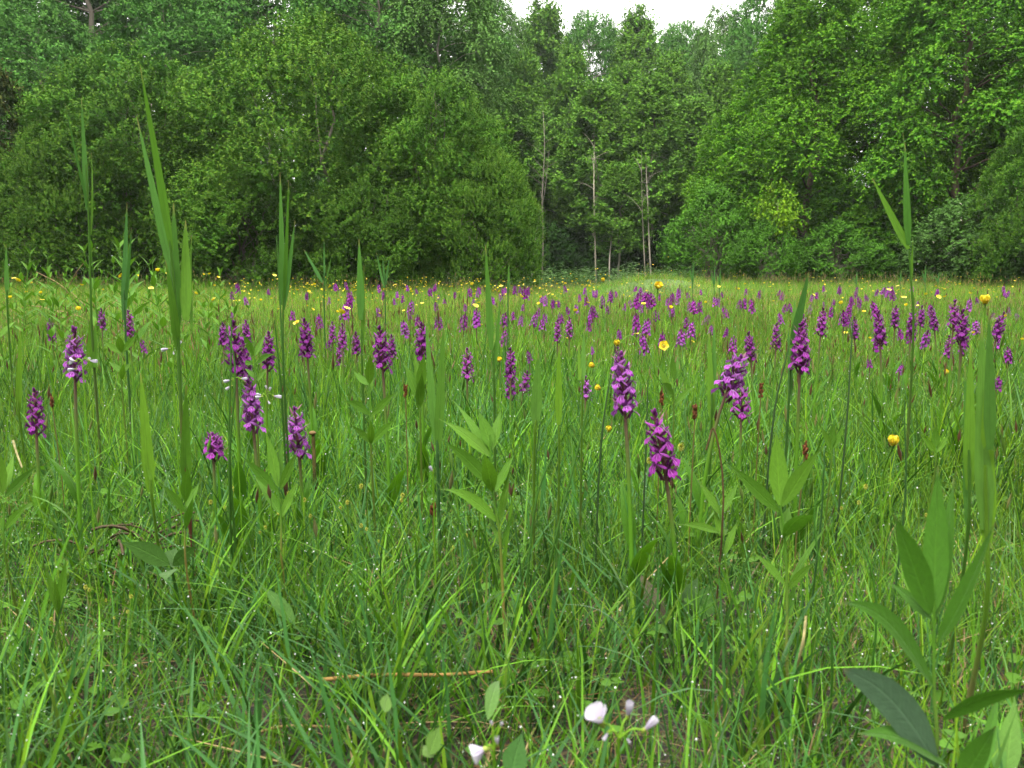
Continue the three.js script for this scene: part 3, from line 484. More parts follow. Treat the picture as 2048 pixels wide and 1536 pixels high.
const orchidLeaf = [0, 1, 2].map((k) => { const R = rngOf(600 + k), c = mul3(mix3(tints.mid, tints.fresh, R()), 0.9); return new MB().ribbon(arc(V(0, 0, 0), 1.5708, 0.15 + R() * 0.15, 0.5 + R() * 0.5, 0.11, 8), [V(1, 0, 0)], [0.005, 0.009, 0.011, 0.0115, 0.0105, 0.0085, 0.006, 0.0032, 0.0002], c, 0.3).geo(); });
const basis = (x, y, z) => new THREE.Quaternion().setFromRotationMatrix(new THREE.Matrix4().makeBasis(x, y, z));
// the axis of an orchid: a stalk h metres tall that leans by (lx, lz) at its tip, the flowers on its last `spike` metres
function axisOf(h, lx, lz, pw = 1.8) { return new THREE.CatmullRomCurve3([0, 0.25, 0.5, 0.75, 1].map((t) => V(lx * Math.pow(t, pw), h * t, lz * Math.pow(t, pw)))); }
function eachFloret(curve, h, spike, R, n, f) {
  const t0 = 1 - spike / curve.getLength();
  for (let k = 0; k < n; k++) {
    const q = k / (n - 1), t = lerp(t0, 0.985, Math.pow(q, 0.92)), a = curve.getPointAt(t), ax = curve.getTangentAt(t), phi = k * 2.39996 + (R() - 0.5) * 0.7;
    const e1 = V(1, 0, 0).addScaledVector(ax, -ax.x).normalize(), e2 = ax.clone().cross(e1), out = e1.clone().multiplyScalar(Math.cos(phi)).addScaledVector(e2, Math.sin(phi));
    f(q, a, ax, out, k);
  }
}
function stalkInto(mb, curve, spike, r) { const t0 = 1 - spike / curve.getLength(), p = curve.getSpacedPoints(16); mb.tube(p, p.map((_, i) => lerp(r, r * 0.45, i / 16)), 7, (t) => mix3(mix3(tints.mid, tints.yellow, 0.25), [0.10, 0.035, 0.045], sstep(t0 - 0.35, t0 + 0.05, t))); }
function orchid(e) {   // e: column, row of the spike's middle, its length in pixels, tone, lean in pixels, label
  const [px, py, len, o] = e, R = rngOf(Math.round(px * 7 + py)), S = (o.S ?? 0.07) * (0.94 + R() * 0.12);
  let d = FOC * S / len; const hMid = EYE - (py - HOR) / FOC * d; if (hMid < 0.15) d = (EYE - 0.17) * FOC / (py - HOR);
  const spike = len / FOC * d, tip = at(px + (o.lean ?? 0) / 2, py - len / 2, d), foot_ = foot(px - (o.lean ?? 0) * (o.bow ?? 0.9), d), h = tip.y - foot_.y;
  const t = thing('marsh_orchid', foot_, o.label, 'orchid', o.group ?? 'purple orchids in flower across the meadow');
  const curve = axisOf(h, tip.x - foot_.x, (R() - 0.5) * 0.03, o.pw ?? 1.8), mb = new MB();
  stalkInto(mb, curve, spike, 0.0036); mb.build('stem', M.stem, t);
  const tone = o.tone ?? Math.floor(R() * 3), n = o.n ?? Math.round(lerp(17, 26, R()) * clamp(spike / 0.07, 0.6, 1.3)), open = o.open ?? 0.84;
  eachFloret(curve, h, spike, R, n, (q, a, ax, out, k) => {
    const s = (1.04 - 0.34 * q) * (o.fs ?? 1) * (0.88 + R() * 0.24), tilt = (R() - 0.5) * 0.6 + 0.1 + (o.nod ?? 0);
    const z = out.clone().multiplyScalar(Math.cos(tilt)).addScaledVector(ax, Math.sin(tilt)), y = ax.clone().addScaledVector(z, -ax.dot(z)).normalize(), x = y.clone().cross(z);
    if (q < open) {
      const m = part('floret', florets[tone][k % 3], M.petal, t); m.position.copy(a).addScaledVector(out, 0.0072 * s); m.quaternion.copy(basis(x, y, z)); m.scale.setScalar(s);
    } else { const m = part('bud', budGeo[tone], M.petal, t); m.position.copy(a).addScaledVector(out, 0.0012); m.quaternion.copy(basis(x, y, z)); m.scale.setScalar(lerp(1.15, 0.8, q)); }
    if (k % 2 === 0 || q < 0.3) { const m = part('bract', leanGeo[k & 1], M.stem, t); m.position.copy(a).addScaledVector(out, 0.0024); m.quaternion.copy(basis(x, y, out)); m.rotateX(0.45 + R() * 0.3); m.scale.setScalar((1.25 - 0.55 * q) * (o.fs ?? 1)); }
  });
  const cap = part('bud', budGeo[tone], M.petal, t); cap.position.copy(curve.getPointAt(0.985)); cap.scale.setScalar(1.2);
  for (let k = 0; k < 3; k++) { const p = curve.getPointAt(0.03 + k * 0.15), m = part('leaf', orchidLeaf[k], M.leaf, t); m.position.copy(p); m.rotation.y = R() * 6.3; m.scale.setScalar((1.1 - k * 0.2) * clamp(h / 0.3, 0.5, 1.1)); }
}
// smaller in the photograph: the flowers of a spike joined into one part
function spikeProto(seed, tone, low) {
  const R = rngOf(seed), mb = new MB(), [mid, pale, deep] = toneOf(tone), curve = axisOf(0.07, (R() - 0.5) * 0.016, (R() - 0.5) * 0.01), n = low ? 20 : 26;
  eachFloret(curve, 0.07, 0.07, R, n, (q, a, ax, out) => {
    const s = (1.25 - 0.5 * q) * (0.85 + R() * 0.35), p = a.clone().addScaledVector(out, q > 0.86 ? 0.001 : 0.0075 * s), side = ax.clone().cross(out).normalize(), J = () => 0.8 + R() * 0.4;
    if (q > 0.86) { mb.blob(p, 0.0024, deep, 5, 3, 1.7, ax); return; }
    mb.ribbon([0, 0.5, 1].map((t) => p.clone().addScaledVector(out, (0.002 + 0.004 * t) * s).addScaledVector(ax, (0.001 - 0.0095 * t) * s)), [side], [0.0022 * s, 0.0056 * s, 0.0024 * s], (t) => mul3(mix3(mid, deep, 0.3 * t), J()), 0.3);
    for (const w of [-1, 1]) mb.ribbon([0, 0.5, 1].map((t) => p.clone().addScaledVector(side, w * 0.0075 * t * s).addScaledVector(ax, (0.001 + 0.006 * t) * s).addScaledVector(out, 0.001)), [ax.clone().cross(side).multiplyScalar(0.4).add(ax).normalize()], [0.0008 * s, 0.0019 * s, 0.0002], mul3(mid, J()));
    mb.ribbon([0, 0.5, 1].map((t) => p.clone().addScaledVector(ax, 0.007 * t * s).addScaledVector(out, 0.004 * t * s)), [side], [0.001 * s, 0.0024 * s, 0.0005], mul3(mix3(mid, deep, 0.4), J()), -0.3);
    mb.ribbon([p, p.clone().addScaledVector(ax, 0.011).addScaledVector(out, 0.004)], [side], [0.0014, 0.0001], [0.11, 0.035, 0.06]);
  });
  mb.tube(curve.getSpacedPoints(5), 0.0026, 5, [0.10, 0.025, 0.05]);
  return mb.geo();
}
const spikes = [0, 1, 2, 3, 4, 5].map((k) => spikeProto(800 + k * 3, k % 3, false));
const stalkUnit = (() => { const mb = new MB(); stalkInto(mb, axisOf(1, 0, 0), 0.12, 0.0034); return mb.geo(); })();
const smallOrchids = [];
function smallOrchid(px, py, len, label, group) {
  const R = rngOf(Math.round(px * 13 + py)), S = 0.066 * (0.85 + R() * 0.3); let d = FOC * S / len;
  if (EYE - (py - HOR) / FOC * d < 0.16) d = (EYE - 0.19) * FOC / (py - HOR);
  const spike = len / FOC * d, base = foot(px, d), y0 = at(px, py + len / 2, d).y - base.y, k = Math.floor(R() * 6), s = spike / 0.07;
  let t;
  if (smallOrchids.length) t = copyOf(smallOrchids[0], base, label, group);
  else { t = thing('small_orchid', base, label, 'orchid', group); part('stem', stalkUnit, M.stem, t); part('flower_spike', spikes[0], M.petal, t).userData.kind = 'stuff'; for (let j = 0; j < 2; j++) part('leaf', orchidLeaf[j], M.leaf, t).rotation.y = j * 2.6; smallOrchids.push(t); }
  t.rotation.y = R() * 6.283;
  t.children[0].scale.set(1, y0 + spike * 0.3, 1);
  const f = t.children[1]; f.geometry = spikes[k]; f.position.y = y0; f.scale.set(s * (1.1 + R() * 0.4), s * (0.9 + R() * 0.2), s * (1.1 + R() * 0.4)); f.rotation.z = (R() - 0.5) * 0.5; f.rotation.x = (R() - 0.5) * 0.5;
}
const near = [
  [52, 827, 88, { label: 'brown stemmed orchid near the left edge, below the one crossed by white flowers', tone: 1 }],
  [138, 705, 102, { label: 'tall orchid spike with white cuckooflowers in front of its lower half', tone: 0, lean: 8 }],
  [495, 812, 98, { label: 'violet orchid beside white cuckooflower buds, below the dense purple clump', tone: 0, lean: -14 }],
  [588, 866, 94, { label: 'orchid with large open florets beside the cut brown stalk', tone: 0, lean: -8, fs: 1.25, n: 17 }],
  [411, 899, 44, { S: 0.035, label: 'short round orchid head low in the grass beside the big reed', tone: 2, n: 16, open: 1, fs: 1.1 }],
  [1256, 768, 122, { label: 'tall orchid spike on a thick stem below two yellow buttercups on arched stalks', tone: 0, lean: -22, S: 0.074 }],
  [1236, 715, 40, { label: 'orchid tip showing just behind the top of the tall thick stemmed orchid', tone: 1 }],
  [1331, 893, 138, { label: 'loose bright magenta orchid, the largest and nearest in the meadow', tone: 2, lean: -42, S: 0.076, fs: 1.2, n: 20, bow: 1 }],
  [1457, 752, 82, { label: 'pale lilac orchid bending over to the right on a long curved stem', tone: 0, lean: 52, S: 0.056, pw: 2.8, fs: 1.25, n: 17, open: 1 }],
  [1490, 806, 66, { label: 'small loose orchid under the bent pale lilac one', tone: 2, fs: 1.25, n: 13, S: 0.058 }],
  [1021, 727, 58, { label: 'narrow dark orchid beside the pointed reed leaf, above a wider spike', tone: 1 }],
  [1021, 772, 52, { label: 'wide orchid directly below the narrow dark one beside the reed leaf', tone: 1 }],
  [1048, 765, 40, { label: 'small orchid leaning right beside the wide one next to the reed leaf', tone: 1, lean: 14 }],
  [934, 727, 60, { label: 'single orchid standing alone left of the pointed reed leaf', tone: 2 }],
  [763, 695, 84, { label: 'stout dark orchid on a slanting stem above a leafy green shoot', tone: 1, lean: -12 }],
  [783, 692, 44, { label: 'slim orchid half hidden behind the stout slanting one', tone: 1 }],
  [843, 681, 72, { label: 'dark narrow orchid partly covered by a broad pair of reed leaves', tone: 1 }],
  [615, 672, 72, { label: 'straight slender orchid standing apart right of the thin three leaved reed', tone: 1, lean: -6 }],
  [683, 672, 48, { label: 'broad orchid in the group of four left of the single reed leaf', tone: 2 }],
  [679, 710, 42, { label: 'lower short orchid in front of the group left of the single reed leaf', tone: 2 }],
  [713, 685, 42, { label: 'slim orchid right of the broad one, next to the single reed leaf', tone: 1 }],
  [664, 664, 40, { label: 'small orchid at the left of the group beside the broad one', tone: 2 }],
  [444, 668, 44, { label: 'leftmost spike of the dense purple clump behind the leafy shoot', tone: 1 }],
  [466, 692, 100, { label: 'tallest dark spike in the dense purple clump', tone: 1 }],
  [488, 718, 74, { label: 'lower middle spike of the dense purple clump, behind the leaves', tone: 1 }],
  [494, 664, 48, { label: 'upper right spike of the dense purple clump', tone: 2 }],
  [531, 700, 72, { label: 'rightmost spike of the dense purple clump, right of the leafy shoot', tone: 1, lean: 10 }],
  [105, 659, 42, { label: 'small dark orchid above and left of the orchid crossed by white flowers', tone: 1 }],
  [202, 637, 40, { label: 'slim dark orchid between the thin tall reed and its broad leaf', tone: 1 }],
  [260, 645, 50, { label: 'orchid above the pair of broad leaves left of the big reed', tone: 2 }],
  [1601, 692, 96, { label: 'long tapering orchid spike behind the dark pointed reed leaf on the right', tone: 2, lean: -6 }],
  [1606, 650, 42, { label: 'orchid just above the long tapering spike by the pointed reed leaf', tone: 2 }],
  [1553, 671, 50, { label: 'compact orchid left of the pointed reed leaf on the right', tone: 1 }],
  [1507, 693, 56, { label: 'orchid leaning left, above the bent pale lilac one and to its right', tone: 1, lean: -12 }],
  [1643, 642, 52, { label: 'pinkish purple orchid right of the pointed reed leaf', tone: 2, lean: 8 }],
  [1709, 655, 42, { label: 'orchid leaning over at the end of the loose row right of the pointed reed leaf', tone: 1, lean: -8 }],
  [1765, 655, 66, { label: 'large slanting orchid at the left of the right hand crowd', tone: 1, lean: -14 }],
  [1789, 632, 42, { label: 'upright orchid on a long stem in the right hand crowd', tone: 1 }],
  [1820, 644, 52, { label: 'dark orchid touching the thin stem of the tall two leaved reed', tone: 1 }],
  [1839, 631, 40, { label: 'orchid immediately right of the tall two leaved reed stem', tone: 1 }],
  [1872, 637, 46, { label: 'orchid slanting left between the two leaved reed and the large purple clump', tone: 1, lean: -16 }],
  [1906, 628, 58, { label: 'upper left spike of the large purple clump beside the tall right reeds', tone: 2 }],
  [1920, 652, 68, { label: 'biggest spike of the large purple clump beside the tall right reeds', tone: 1, lean: -8 }],
  [1899, 693, 42, { label: 'low spread spike below the large purple clump by the right reeds', tone: 2 }],
  [1990, 650, 52, { label: 'orchid leaning right between the tall right reeds and the edge', tone: 1, lean: 22 }],
  [1926, 688, 40, { label: 'spike at the lower right of the large purple clump', tone: 1 }],
  [1173, 778, 42, { label: 'small faded orchid in front of the dark rushes', tone: 0, S: 0.06 }],
  [1139, 655, 40, { label: 'right one of the pair of broad orchids in the middle of the meadow', tone: 2 }],
  [1115, 660, 42, { label: 'left one of the pair of broad orchids in the middle of the meadow', tone: 2 }],
];
near.forEach(orchid);
// [column, row of the middle, length], the spikes of the middle distance
const middle = [[953, 635, 34], [927, 643, 32], [810, 653, 32], [878, 643, 26], [641, 643, 26], [689, 622, 32], [1007, 637, 30], [1007, 674, 30], [1123, 635, 20], [1067, 637, 26], [1089, 634, 20], [1084, 649, 22], [1041, 640, 20], [1180, 629, 26], [1188, 621, 26], [1178, 650, 22], [1204, 602, 24], [1220, 592, 22], [1270, 602, 28], [1287, 595, 28], [1303, 598, 26], [1273, 641, 30], [1292, 653, 30], [1270, 660, 24], [1290, 688, 36], [1313, 629, 22], [1239, 668, 18], [1326, 680, 34], [1373, 644, 24], [1382, 659, 30], [1362, 676, 32], [1386, 612, 26], [1398, 612, 24], [1409, 637, 24], [1467, 689, 30], [1452, 623, 22], [1503, 611, 24], [1486, 606, 22], [1562, 637, 22], [1660, 623, 22], [1687, 632, 30], [1695, 616, 26], [1692, 640, 24], [1751, 619, 30], [1757, 683, 30], [1822, 668, 28], [1803, 666, 24], [1852, 676, 36], [1953, 653, 30], [1996, 681, 26], [2022, 710, 32], [2002, 767, 32], [1934, 608, 24], [1744, 726, 18], [1804, 739, 20], [285, 692, 24], [1060, 712, 20], [585, 630, 20], [654, 687, 22], [606, 705, 20], [698, 604, 26], [703, 592, 22], [835, 640, 20], [822, 612, 24], [1451, 664, 18], [1421, 658, 18]];
const ORD = ['first', 'second', 'third', 'fourth', 'fifth', 'sixth', 'seventh', 'eighth', 'ninth', 'tenth', 'eleventh', 'twelfth', 'thirteenth', 'fourteenth', 'fifteenth', 'sixteenth', 'seventeenth', 'eighteenth', 'nineteenth', 'twentieth'];
const stretches = [[0, 760, 'left of the slanting stout orchid'], [760, 1030, 'between stout orchid and pointed reed'], [1030, 1230, 'between pointed reed and thick stemmed orchid'], [1230, 1345, 'behind the loose magenta orchid'], [1345, 1580, 'behind the bent lilac orchid'], [1580, 1780, 'right of the dark pointed reed leaf'], [1780, 2100, 'around the tall right reeds']];
for (const [a, b, where] of stretches) middle.filter(([x]) => x >= a && x < b).sort((p, q) => p[0] - q[0]).forEach(([x, y, l], i) => smallOrchid(x, y, l, `smaller orchid ${where}, ${ORD[i]} from the left`, 'smaller purple orchids in the middle distance'));
const farOrchids = [[615, 590, 18], [675, 573, 16], [696, 571, 16], [761, 576, 14], [768, 590, 16], [796, 588, 14], [807, 595, 16], [791, 602, 13], [817, 575, 13], [835, 582, 10], [860, 582, 18], [870, 575, 14], [890, 600, 12], [878, 593, 10], [873, 612, 16], [940, 584, 18], [947, 602, 14], [931, 614, 18], [986, 600, 18], [759, 623, 18], [821, 630, 16], [1029, 580, 16], [1049, 585, 24], [1055, 579, 18], [1131, 577, 14], [1045, 614, 16], [1083, 598, 16], [1106, 607, 16], [1118, 606, 16], [1159, 595, 14], [1137, 620, 16], [1153, 618, 18], [1076, 624, 16], [1027, 630, 18], [1215, 618, 16], [1280, 582, 18], [1282, 616, 18], [1297, 608, 18], [1343, 594, 18], [1355, 586, 18], [1353, 600, 16], [1338, 610, 18], [1248, 613, 14], [1433, 602, 18], [1442, 588, 12], [1515, 587, 16], [1554, 584, 12], [1630, 590, 14], [1708, 589, 14], [1703, 602, 18], [1645, 607, 10], [1718, 615, 16], [1567, 616, 18], [1578, 614, 18], [1981, 632, 18], [2015, 622, 16], [2033, 632, 16], [1782, 588, 20], [1748, 584, 14], [479, 576, 18], [495, 601, 16], [466, 590, 16], [465, 629, 12], [1186, 700, 14], [660, 600, 14], [540, 583, 12], [910, 588, 12], [1006, 584, 14], [1187, 586, 12], [1375, 590, 12], [1400, 584, 10], [2020, 590, 12]];
{ const R = rngOf(515); for (let k = 0; k < 46; k++) { const y = 576 + R() * R() * 66; farOrchids.push([930 + R() * 1080, y, lerp(13, 22, (y - 576) / 66) * (0.85 + R() * 0.3)]); } }
farOrchids.forEach(([x, y, l]) => smallOrchid(x, y, l, 'tiny distant purple orchid among the buttercups of the far meadow', 'tiny distant purple orchids'));

// ---------------------------------------------------------------- buttercups
const YEL = [0.68, 0.54, 0.003], YEL2 = [0.60, 0.44, 0.003];
function petalGeo(cup, r) {   // one petal: foot at the origin, opens towards +x, cup 0 flat ... 1 upright
  const mb = new MB(), pts = [], rows = [];
  let x = 0, y = 0; for (let k = 0; k <= 5; k++) { pts.push(V(x, y, 0)); const th = lerp(0.35 + cup * 0.65, 0.05 + cup * 1.5, Math.min(1, k / 3.2)); x += Math.cos(th) * r / 5; y += Math.sin(th) * r / 5; }
  const w = [0.12, 0.3, 0.43, 0.5, 0.46, 0.3];
  pts.forEach((p, k) => { const row = []; for (let i = 0; i < 5; i++) { const s = i / 2 - 1; row.push(mb.v(V(p.x - s * s * r * 0.16 * (0.3 + cup) - (k === 5 ? s * s * 0.1 * r : 0), p.y + s * s * r * 0.05, s * w[k] * r), mix3(YEL2, YEL, clamp(k / 3, 0, 1)))); } rows.push(row); });
  for (let k = 0; k < 5; k++) for (let i = 0; i < 4; i++) mb.quad(rows[k][i], rows[k][i + 1], rows[k + 1][i + 1], rows[k + 1][i]);
  return mb.geo();
}
const petals = { open: petalGeo(0.25, 0.0115), half: petalGeo(0.62, 0.0115), cup: petalGeo(1, 0.0118) };
const heart = (() => { const mb = new MB(), R = rngOf(31); mb.blob(V(0, 0.003, 0), 0.0026, [0.36, 0.42, 0.03], 7, 4); for (let k = 0; k < 22; k++) { const a = k * 2.4, e = V(Math.cos(a) * (0.003 + R() * 0.002), 0.005 + R() * 0.0015, Math.sin(a) * (0.003 + R() * 0.002)); mb.tube([V(0, 0.001, 0), e], 0.0003, 3, YEL); mb.blob(e, 0.0007, [0.7, 0.42, 0.01], 4, 3, 1.5); } return mb.geo(); })();
const sepal = new MB().ribbon([0, 0.5, 1].map((t) => V(t * 0.006, t * t * 0.003 - 0.0004, 0)), [V(0, 0, 1)], [0.001, 0.0018, 0.0001], [0.2, 0.24, 0.05], 0.3).geo();
function buttercup(px, py, size, kind, o) {   // size: the flower's width in pixels; o.tilt: how far it nods; o.from: where its stalk comes from
  const R = rngOf(px * 3 + py), d = FOC * (kind === 'open' ? 0.021 : 0.0165) / size, c = at(px, py, d), base = foot(px + (o.from ?? (R() - 0.5) * 20), d + 0.02), t = thing('buttercup', base, o.label, 'buttercup', 'buttercups near enough to show their petals');
  const top = c.clone().sub(base), dir = V(o.tx ?? (R() - 0.5) * 0.5, 1, o.tz ?? 0.3).normalize(), foot0 = top.clone().addScaledVector(dir, -0.007), mb = new MB();
  const arch = o.arch ? [at(px + o.arch[0], py + o.arch[1], d).sub(base), at(px + o.arch[2], py + o.arch[3], d).sub(base)] : [V(foot0.x * 0.25, foot0.y * 0.4, 0.01), V(foot0.x * 0.8, foot0.y * 0.8, 0.01)];
  const cv = new THREE.CatmullRomCurve3([V(0, -0.02, 0), ...arch, foot0]).getPoints(18);
  mb.tube(cv, 0.0009, 5, mix3(tints.mid, tints.yellow, 0.4)); mb.build('stem', M.stem, t);
  const q = new THREE.Quaternion().setFromUnitVectors(UP, dir), turn = R() * 6;
  for (let k = 0; k < 5; k++) {
    const qq = q.clone().multiply(new THREE.Quaternion().setFromAxisAngle(UP, turn + k * 1.2566)), a = part('petal', petals[kind], M.butter, t); a.position.copy(foot0); a.quaternion.copy(qq); a.scale.setScalar(0.95 + R() * 0.15);
    const b = part('sepal', sepal, M.stem, t); b.position.copy(foot0); b.quaternion.copy(qq);
  }
  const h = part('flower_centre', heart, M.butter, t); h.position.copy(foot0); h.quaternion.copy(q);
}
buttercup(1317, 570, 21, 'half', { label: 'large open buttercup standing highest before the wood gap', tz: 0.8, tx: 0.1 });
buttercup(1206, 559, 11, 'cup', { label: 'small buttercup high against the dark wood, left of the largest', tx: -0.1 });
buttercup(1328, 690, 21, 'open', { label: 'fully open buttercup facing the camera below the highest one', tz: 3, tx: 0.1 });
buttercup(1234, 685, 18, 'cup', { label: 'nodding buttercup on a stalk arching in from the right, above the tall orchid', tz: 0.4, tx: -0.3, from: 90, arch: [62, 60, 28, -14] });
buttercup(1183, 730, 15, 'cup', { label: 'nodding buttercup hung on an arched stalk left of the tall orchid', tz: 0.2, tx: -1.6, from: 70, arch: [60, 40, 26, -8] });
buttercup(1195, 775, 16, 'cup', { label: 'lower nodding buttercup held out to the left of the tall orchid', tz: 0.2, tx: -1.9, from: 70, arch: [52, 30, 24, -2] });
buttercup(1217, 857, 16, 'cup', { label: 'buttercup in the grass below the two nodding ones', from: -25 });
buttercup(1787, 880, 28, 'cup', { label: 'bright cup shaped buttercup alone in the grass at the right', tz: 0.1, tx: -0.05, from: 0 });
buttercup(1970, 598, 25, 'cup', { label: 'large cup shaped buttercup high beside the right reeds', tz: 0.02, tx: -0.15, from: 20 });
buttercup(592, 643, 15, 'open', { label: 'open buttercup left of the straight slender orchid', tz: 0.6, tx: -0.5 });
buttercup(998, 718, 15, 'half', { label: 'buttercup half hidden behind the pointed reed leaf', tz: 0.5 });
buttercup(1893, 743, 13, 'half', { label: 'small buttercup below the large purple clump on the right', tz: 0.6 });
buttercup(1436, 996, 13, 'cup', { label: 'little yellow bud above the short leafy shoot under the bent orchid', from: 4 });
{ // the many small ones: stalk and flower
  const flower = (cup, seed) => { const mb = new MB(), g = new MB(), R = rngOf(seed); for (let k = 0; k < 5; k++) { const a = k * 1.2566 + R() * 0.3, d = V(Math.cos(a), 0, Math.sin(a)), L = V(-d.z, 0, d.x); mb.ribbon([0, 0.5, 1].map((t) => d.clone().multiplyScalar(0.0105 * t * lerp(1, 0.55, cup * t)).add(V(0, 0.0075 * t * (0.25 + cup), 0))), [L], [0.0018, 0.0056, 0.0038], YEL, 0.2); } mb.blob(V(0, 0.002, 0), 0.002, [0.5, 0.4, 0.02], 5, 3); return mb.geo(); };
  const fl = [flower(0.15, 1), flower(0.5, 2), flower(1, 3), flower(0.7, 4)], R = rngOf(909);
  const stalk = new MB().tube([V(0, -0.02, 0), V(0.004, 0.35, 0.003), V(-0.003, 0.7, 0), V(0, 1, 0)], [0.0011, 0.001, 0.0009, 0.0008], 4, mix3(tints.mid, tints.yellow, 0.4)).geo();
  let first = null;
  const put = (px, py, d, label, group) => {
    const p = at(px, py, d), base = V(p.x, gh(p.x, p.z), p.z); let h = p.y - base.y; if (h < 0.12) h = 0.12 + R() * 0.1;
    let t; if (!first) { t = first = thing('small_buttercup', base, label, 'buttercup', group); part('stem', stalk, M.stem, t); part('flower', fl[0], M.butter, t); } else t = copyOf(first, base, label, group);
    t.rotation.y = R() * 6.3; t.children[0].scale.set(1, h, 1); const f = t.children[1]; f.geometry = fl[Math.floor(R() * 4)]; f.position.y = h; f.rotation.set((R() - 0.5) * 1.1, R() * 6, (R() - 0.5) * 1.1); f.scale.setScalar(0.85 + R() * 0.35);
  };
  { // the finest dusting along the far edge
    const im = new THREE.InstancedMesh(fl[1], M.butter, 420), m = new THREE.Matrix4(), Q = rngOf(4242);
    for (let k = 0; k < 420; k++) { const d = lerp(6.5, 14.5, Q()), right = Q() < 0.25, px = right ? 1190 + Q() * 850 : 440 + Q() * 760, x = (px - 1024) / FOC * d, s = 0.75 + Q() * 0.4; im.setMatrixAt(k, m.compose(V(x, gh(x, -d) + lerp(0.2, 0.37, Q()), -d), new THREE.Quaternion().setFromEuler(new THREE.Euler(Q() - 0.5, Q() * 6, Q() - 0.5)), V(s, s, s))); }
    im.name = 'far_buttercups'; scene.add(tag(im, 'fine dusting of tiny yellow buttercups along the far meadow edge', 'buttercups', null, 'stuff'));
  }
  const A = 'small yellow buttercup of the band along the far left and middle edge of the meadow', B = 'small yellow buttercup of the loose scatter in the right half of the meadow', C = 'small yellow buttercup among the orchids of the middle meadow';
  for (let k = 0; k < 170; k++) { const d = lerp(4, 12.5, R()), px = 455 + R() * 735; put(px, HOR + (0.45 - lerp(0.2, 0.4, R())) / d * FOC, d, A, 'buttercups along the far edge of the meadow'); }
  for (let k = 0; k < 60; k++) { const d = lerp(3.5, 12, R()), px = 1180 + R() * 860; put(px, HOR + (0.45 - lerp(0.22, 0.38, R())) / d * FOC, d, B, 'buttercups scattered over the right half'); }
  for (let k = 0; k < 24; k++) { const d = lerp(2.4, 5.5, R()), px = 5 + R() * 460; put(px, HOR + (0.45 - lerp(0.3, 0.46, R())) / d * FOC, d, 'small yellow buttercup among the tall herbs on the left', 'buttercups among the tall herbs'); }
  [[684, 624, 10], [694, 617, 10], [617, 584, 9], [647, 596, 9], [674, 625, 8], [760, 628, 7], [952, 612, 10], [961, 650, 8], [549, 551, 9], [1002, 573, 9], [1042, 594, 9], [1078, 608, 9], [1151, 622, 9], [1287, 609, 9], [1341, 617, 9], [1385, 684, 8], [1382, 738, 8], [1691, 667, 9], [1683, 608, 11], [1739, 678, 8], [1946, 667, 8], [2045, 680, 9], [1098, 588, 8], [1176, 606, 8], [35, 562, 10], [303, 577, 9], [1133, 677, 8], [1272, 710, 8], [1808, 595, 8], [1778, 580, 8], [1890, 594, 8], [1877, 594, 8], [945, 570, 8], [726, 570, 8], [570, 552, 8]].forEach(([px, py, s]) => put(px, py, FOC * 0.018 / s, C, 'buttercups among the orchids'));
}

// ---------------------------------------------------------------- reeds, leafy shoots and other single plants
const W3 = (k) => k;
// a leaf between two points: widest at `wide`, sagging by sag and turned about its own line by roll
function leafInto(mb, a, b, w, o) {
  const n = o.n ?? 14, ax = b.clone().sub(a), len = ax.length(), mid = a.clone().lerp(b, 0.5), view = V(0, EYE, 0).sub(o.org).sub(mid).normalize(); ax.normalize();
  const lat = ax.clone().cross(view).normalize().applyAxisAngle(ax, o.roll ?? 0), nor = lat.clone().cross(ax).normalize(), pts = [], lats = [], ws = [], R = o.R;
  for (let k = 0; k <= n; k++) {
    const t = k / n; pts.push(a.clone().lerp(b, t).addScaledVector(UP, (o.sag ?? 0) * len * Math.sin(Math.PI * t)).addScaledVector(nor, (o.bow ?? 0) * len * Math.sin(Math.PI * t)));
    lats.push(lat.clone().applyAxisAngle(ax, (o.twist ?? 0) * t));
    const q = o.kind === 'reed' ? Math.min(1, 0.45 + t * 2.4) * Math.pow(1 - Math.pow(t, 1.7), 0.85) : (t < 0.34 ? Math.pow(Math.sin(t / 0.34 * 1.5708), 0.8) : Math.pow(Math.max(0, Math.cos((t - 0.34) / 0.66 * 1.5708)), o.blunt ?? 1.9)) * (t < 0.06 ? 0.6 : 1);
    ws.push(Math.max(w / 2 * q * (1 + (o.wavy ?? 0) * Math.sin(t * 23)), 0.0002));
  }
  const c = o.col; mb.ribbon(pts, lats, ws, (t) => mix3(mix3(c, o.tipcol ?? c, t), [0.3, 0.22, 0.08], o.kind === 'reed' ? sstep(0.9, 1, t) * 0.8 : sstep(0.94, 1, t) * 0.4), o.fold ?? 0.22);
}
const REED = [0.062, 0.168, 0.012], REEDL = [0.10, 0.22, 0.010], REEDB = [0.05, 0.15, 0.028];
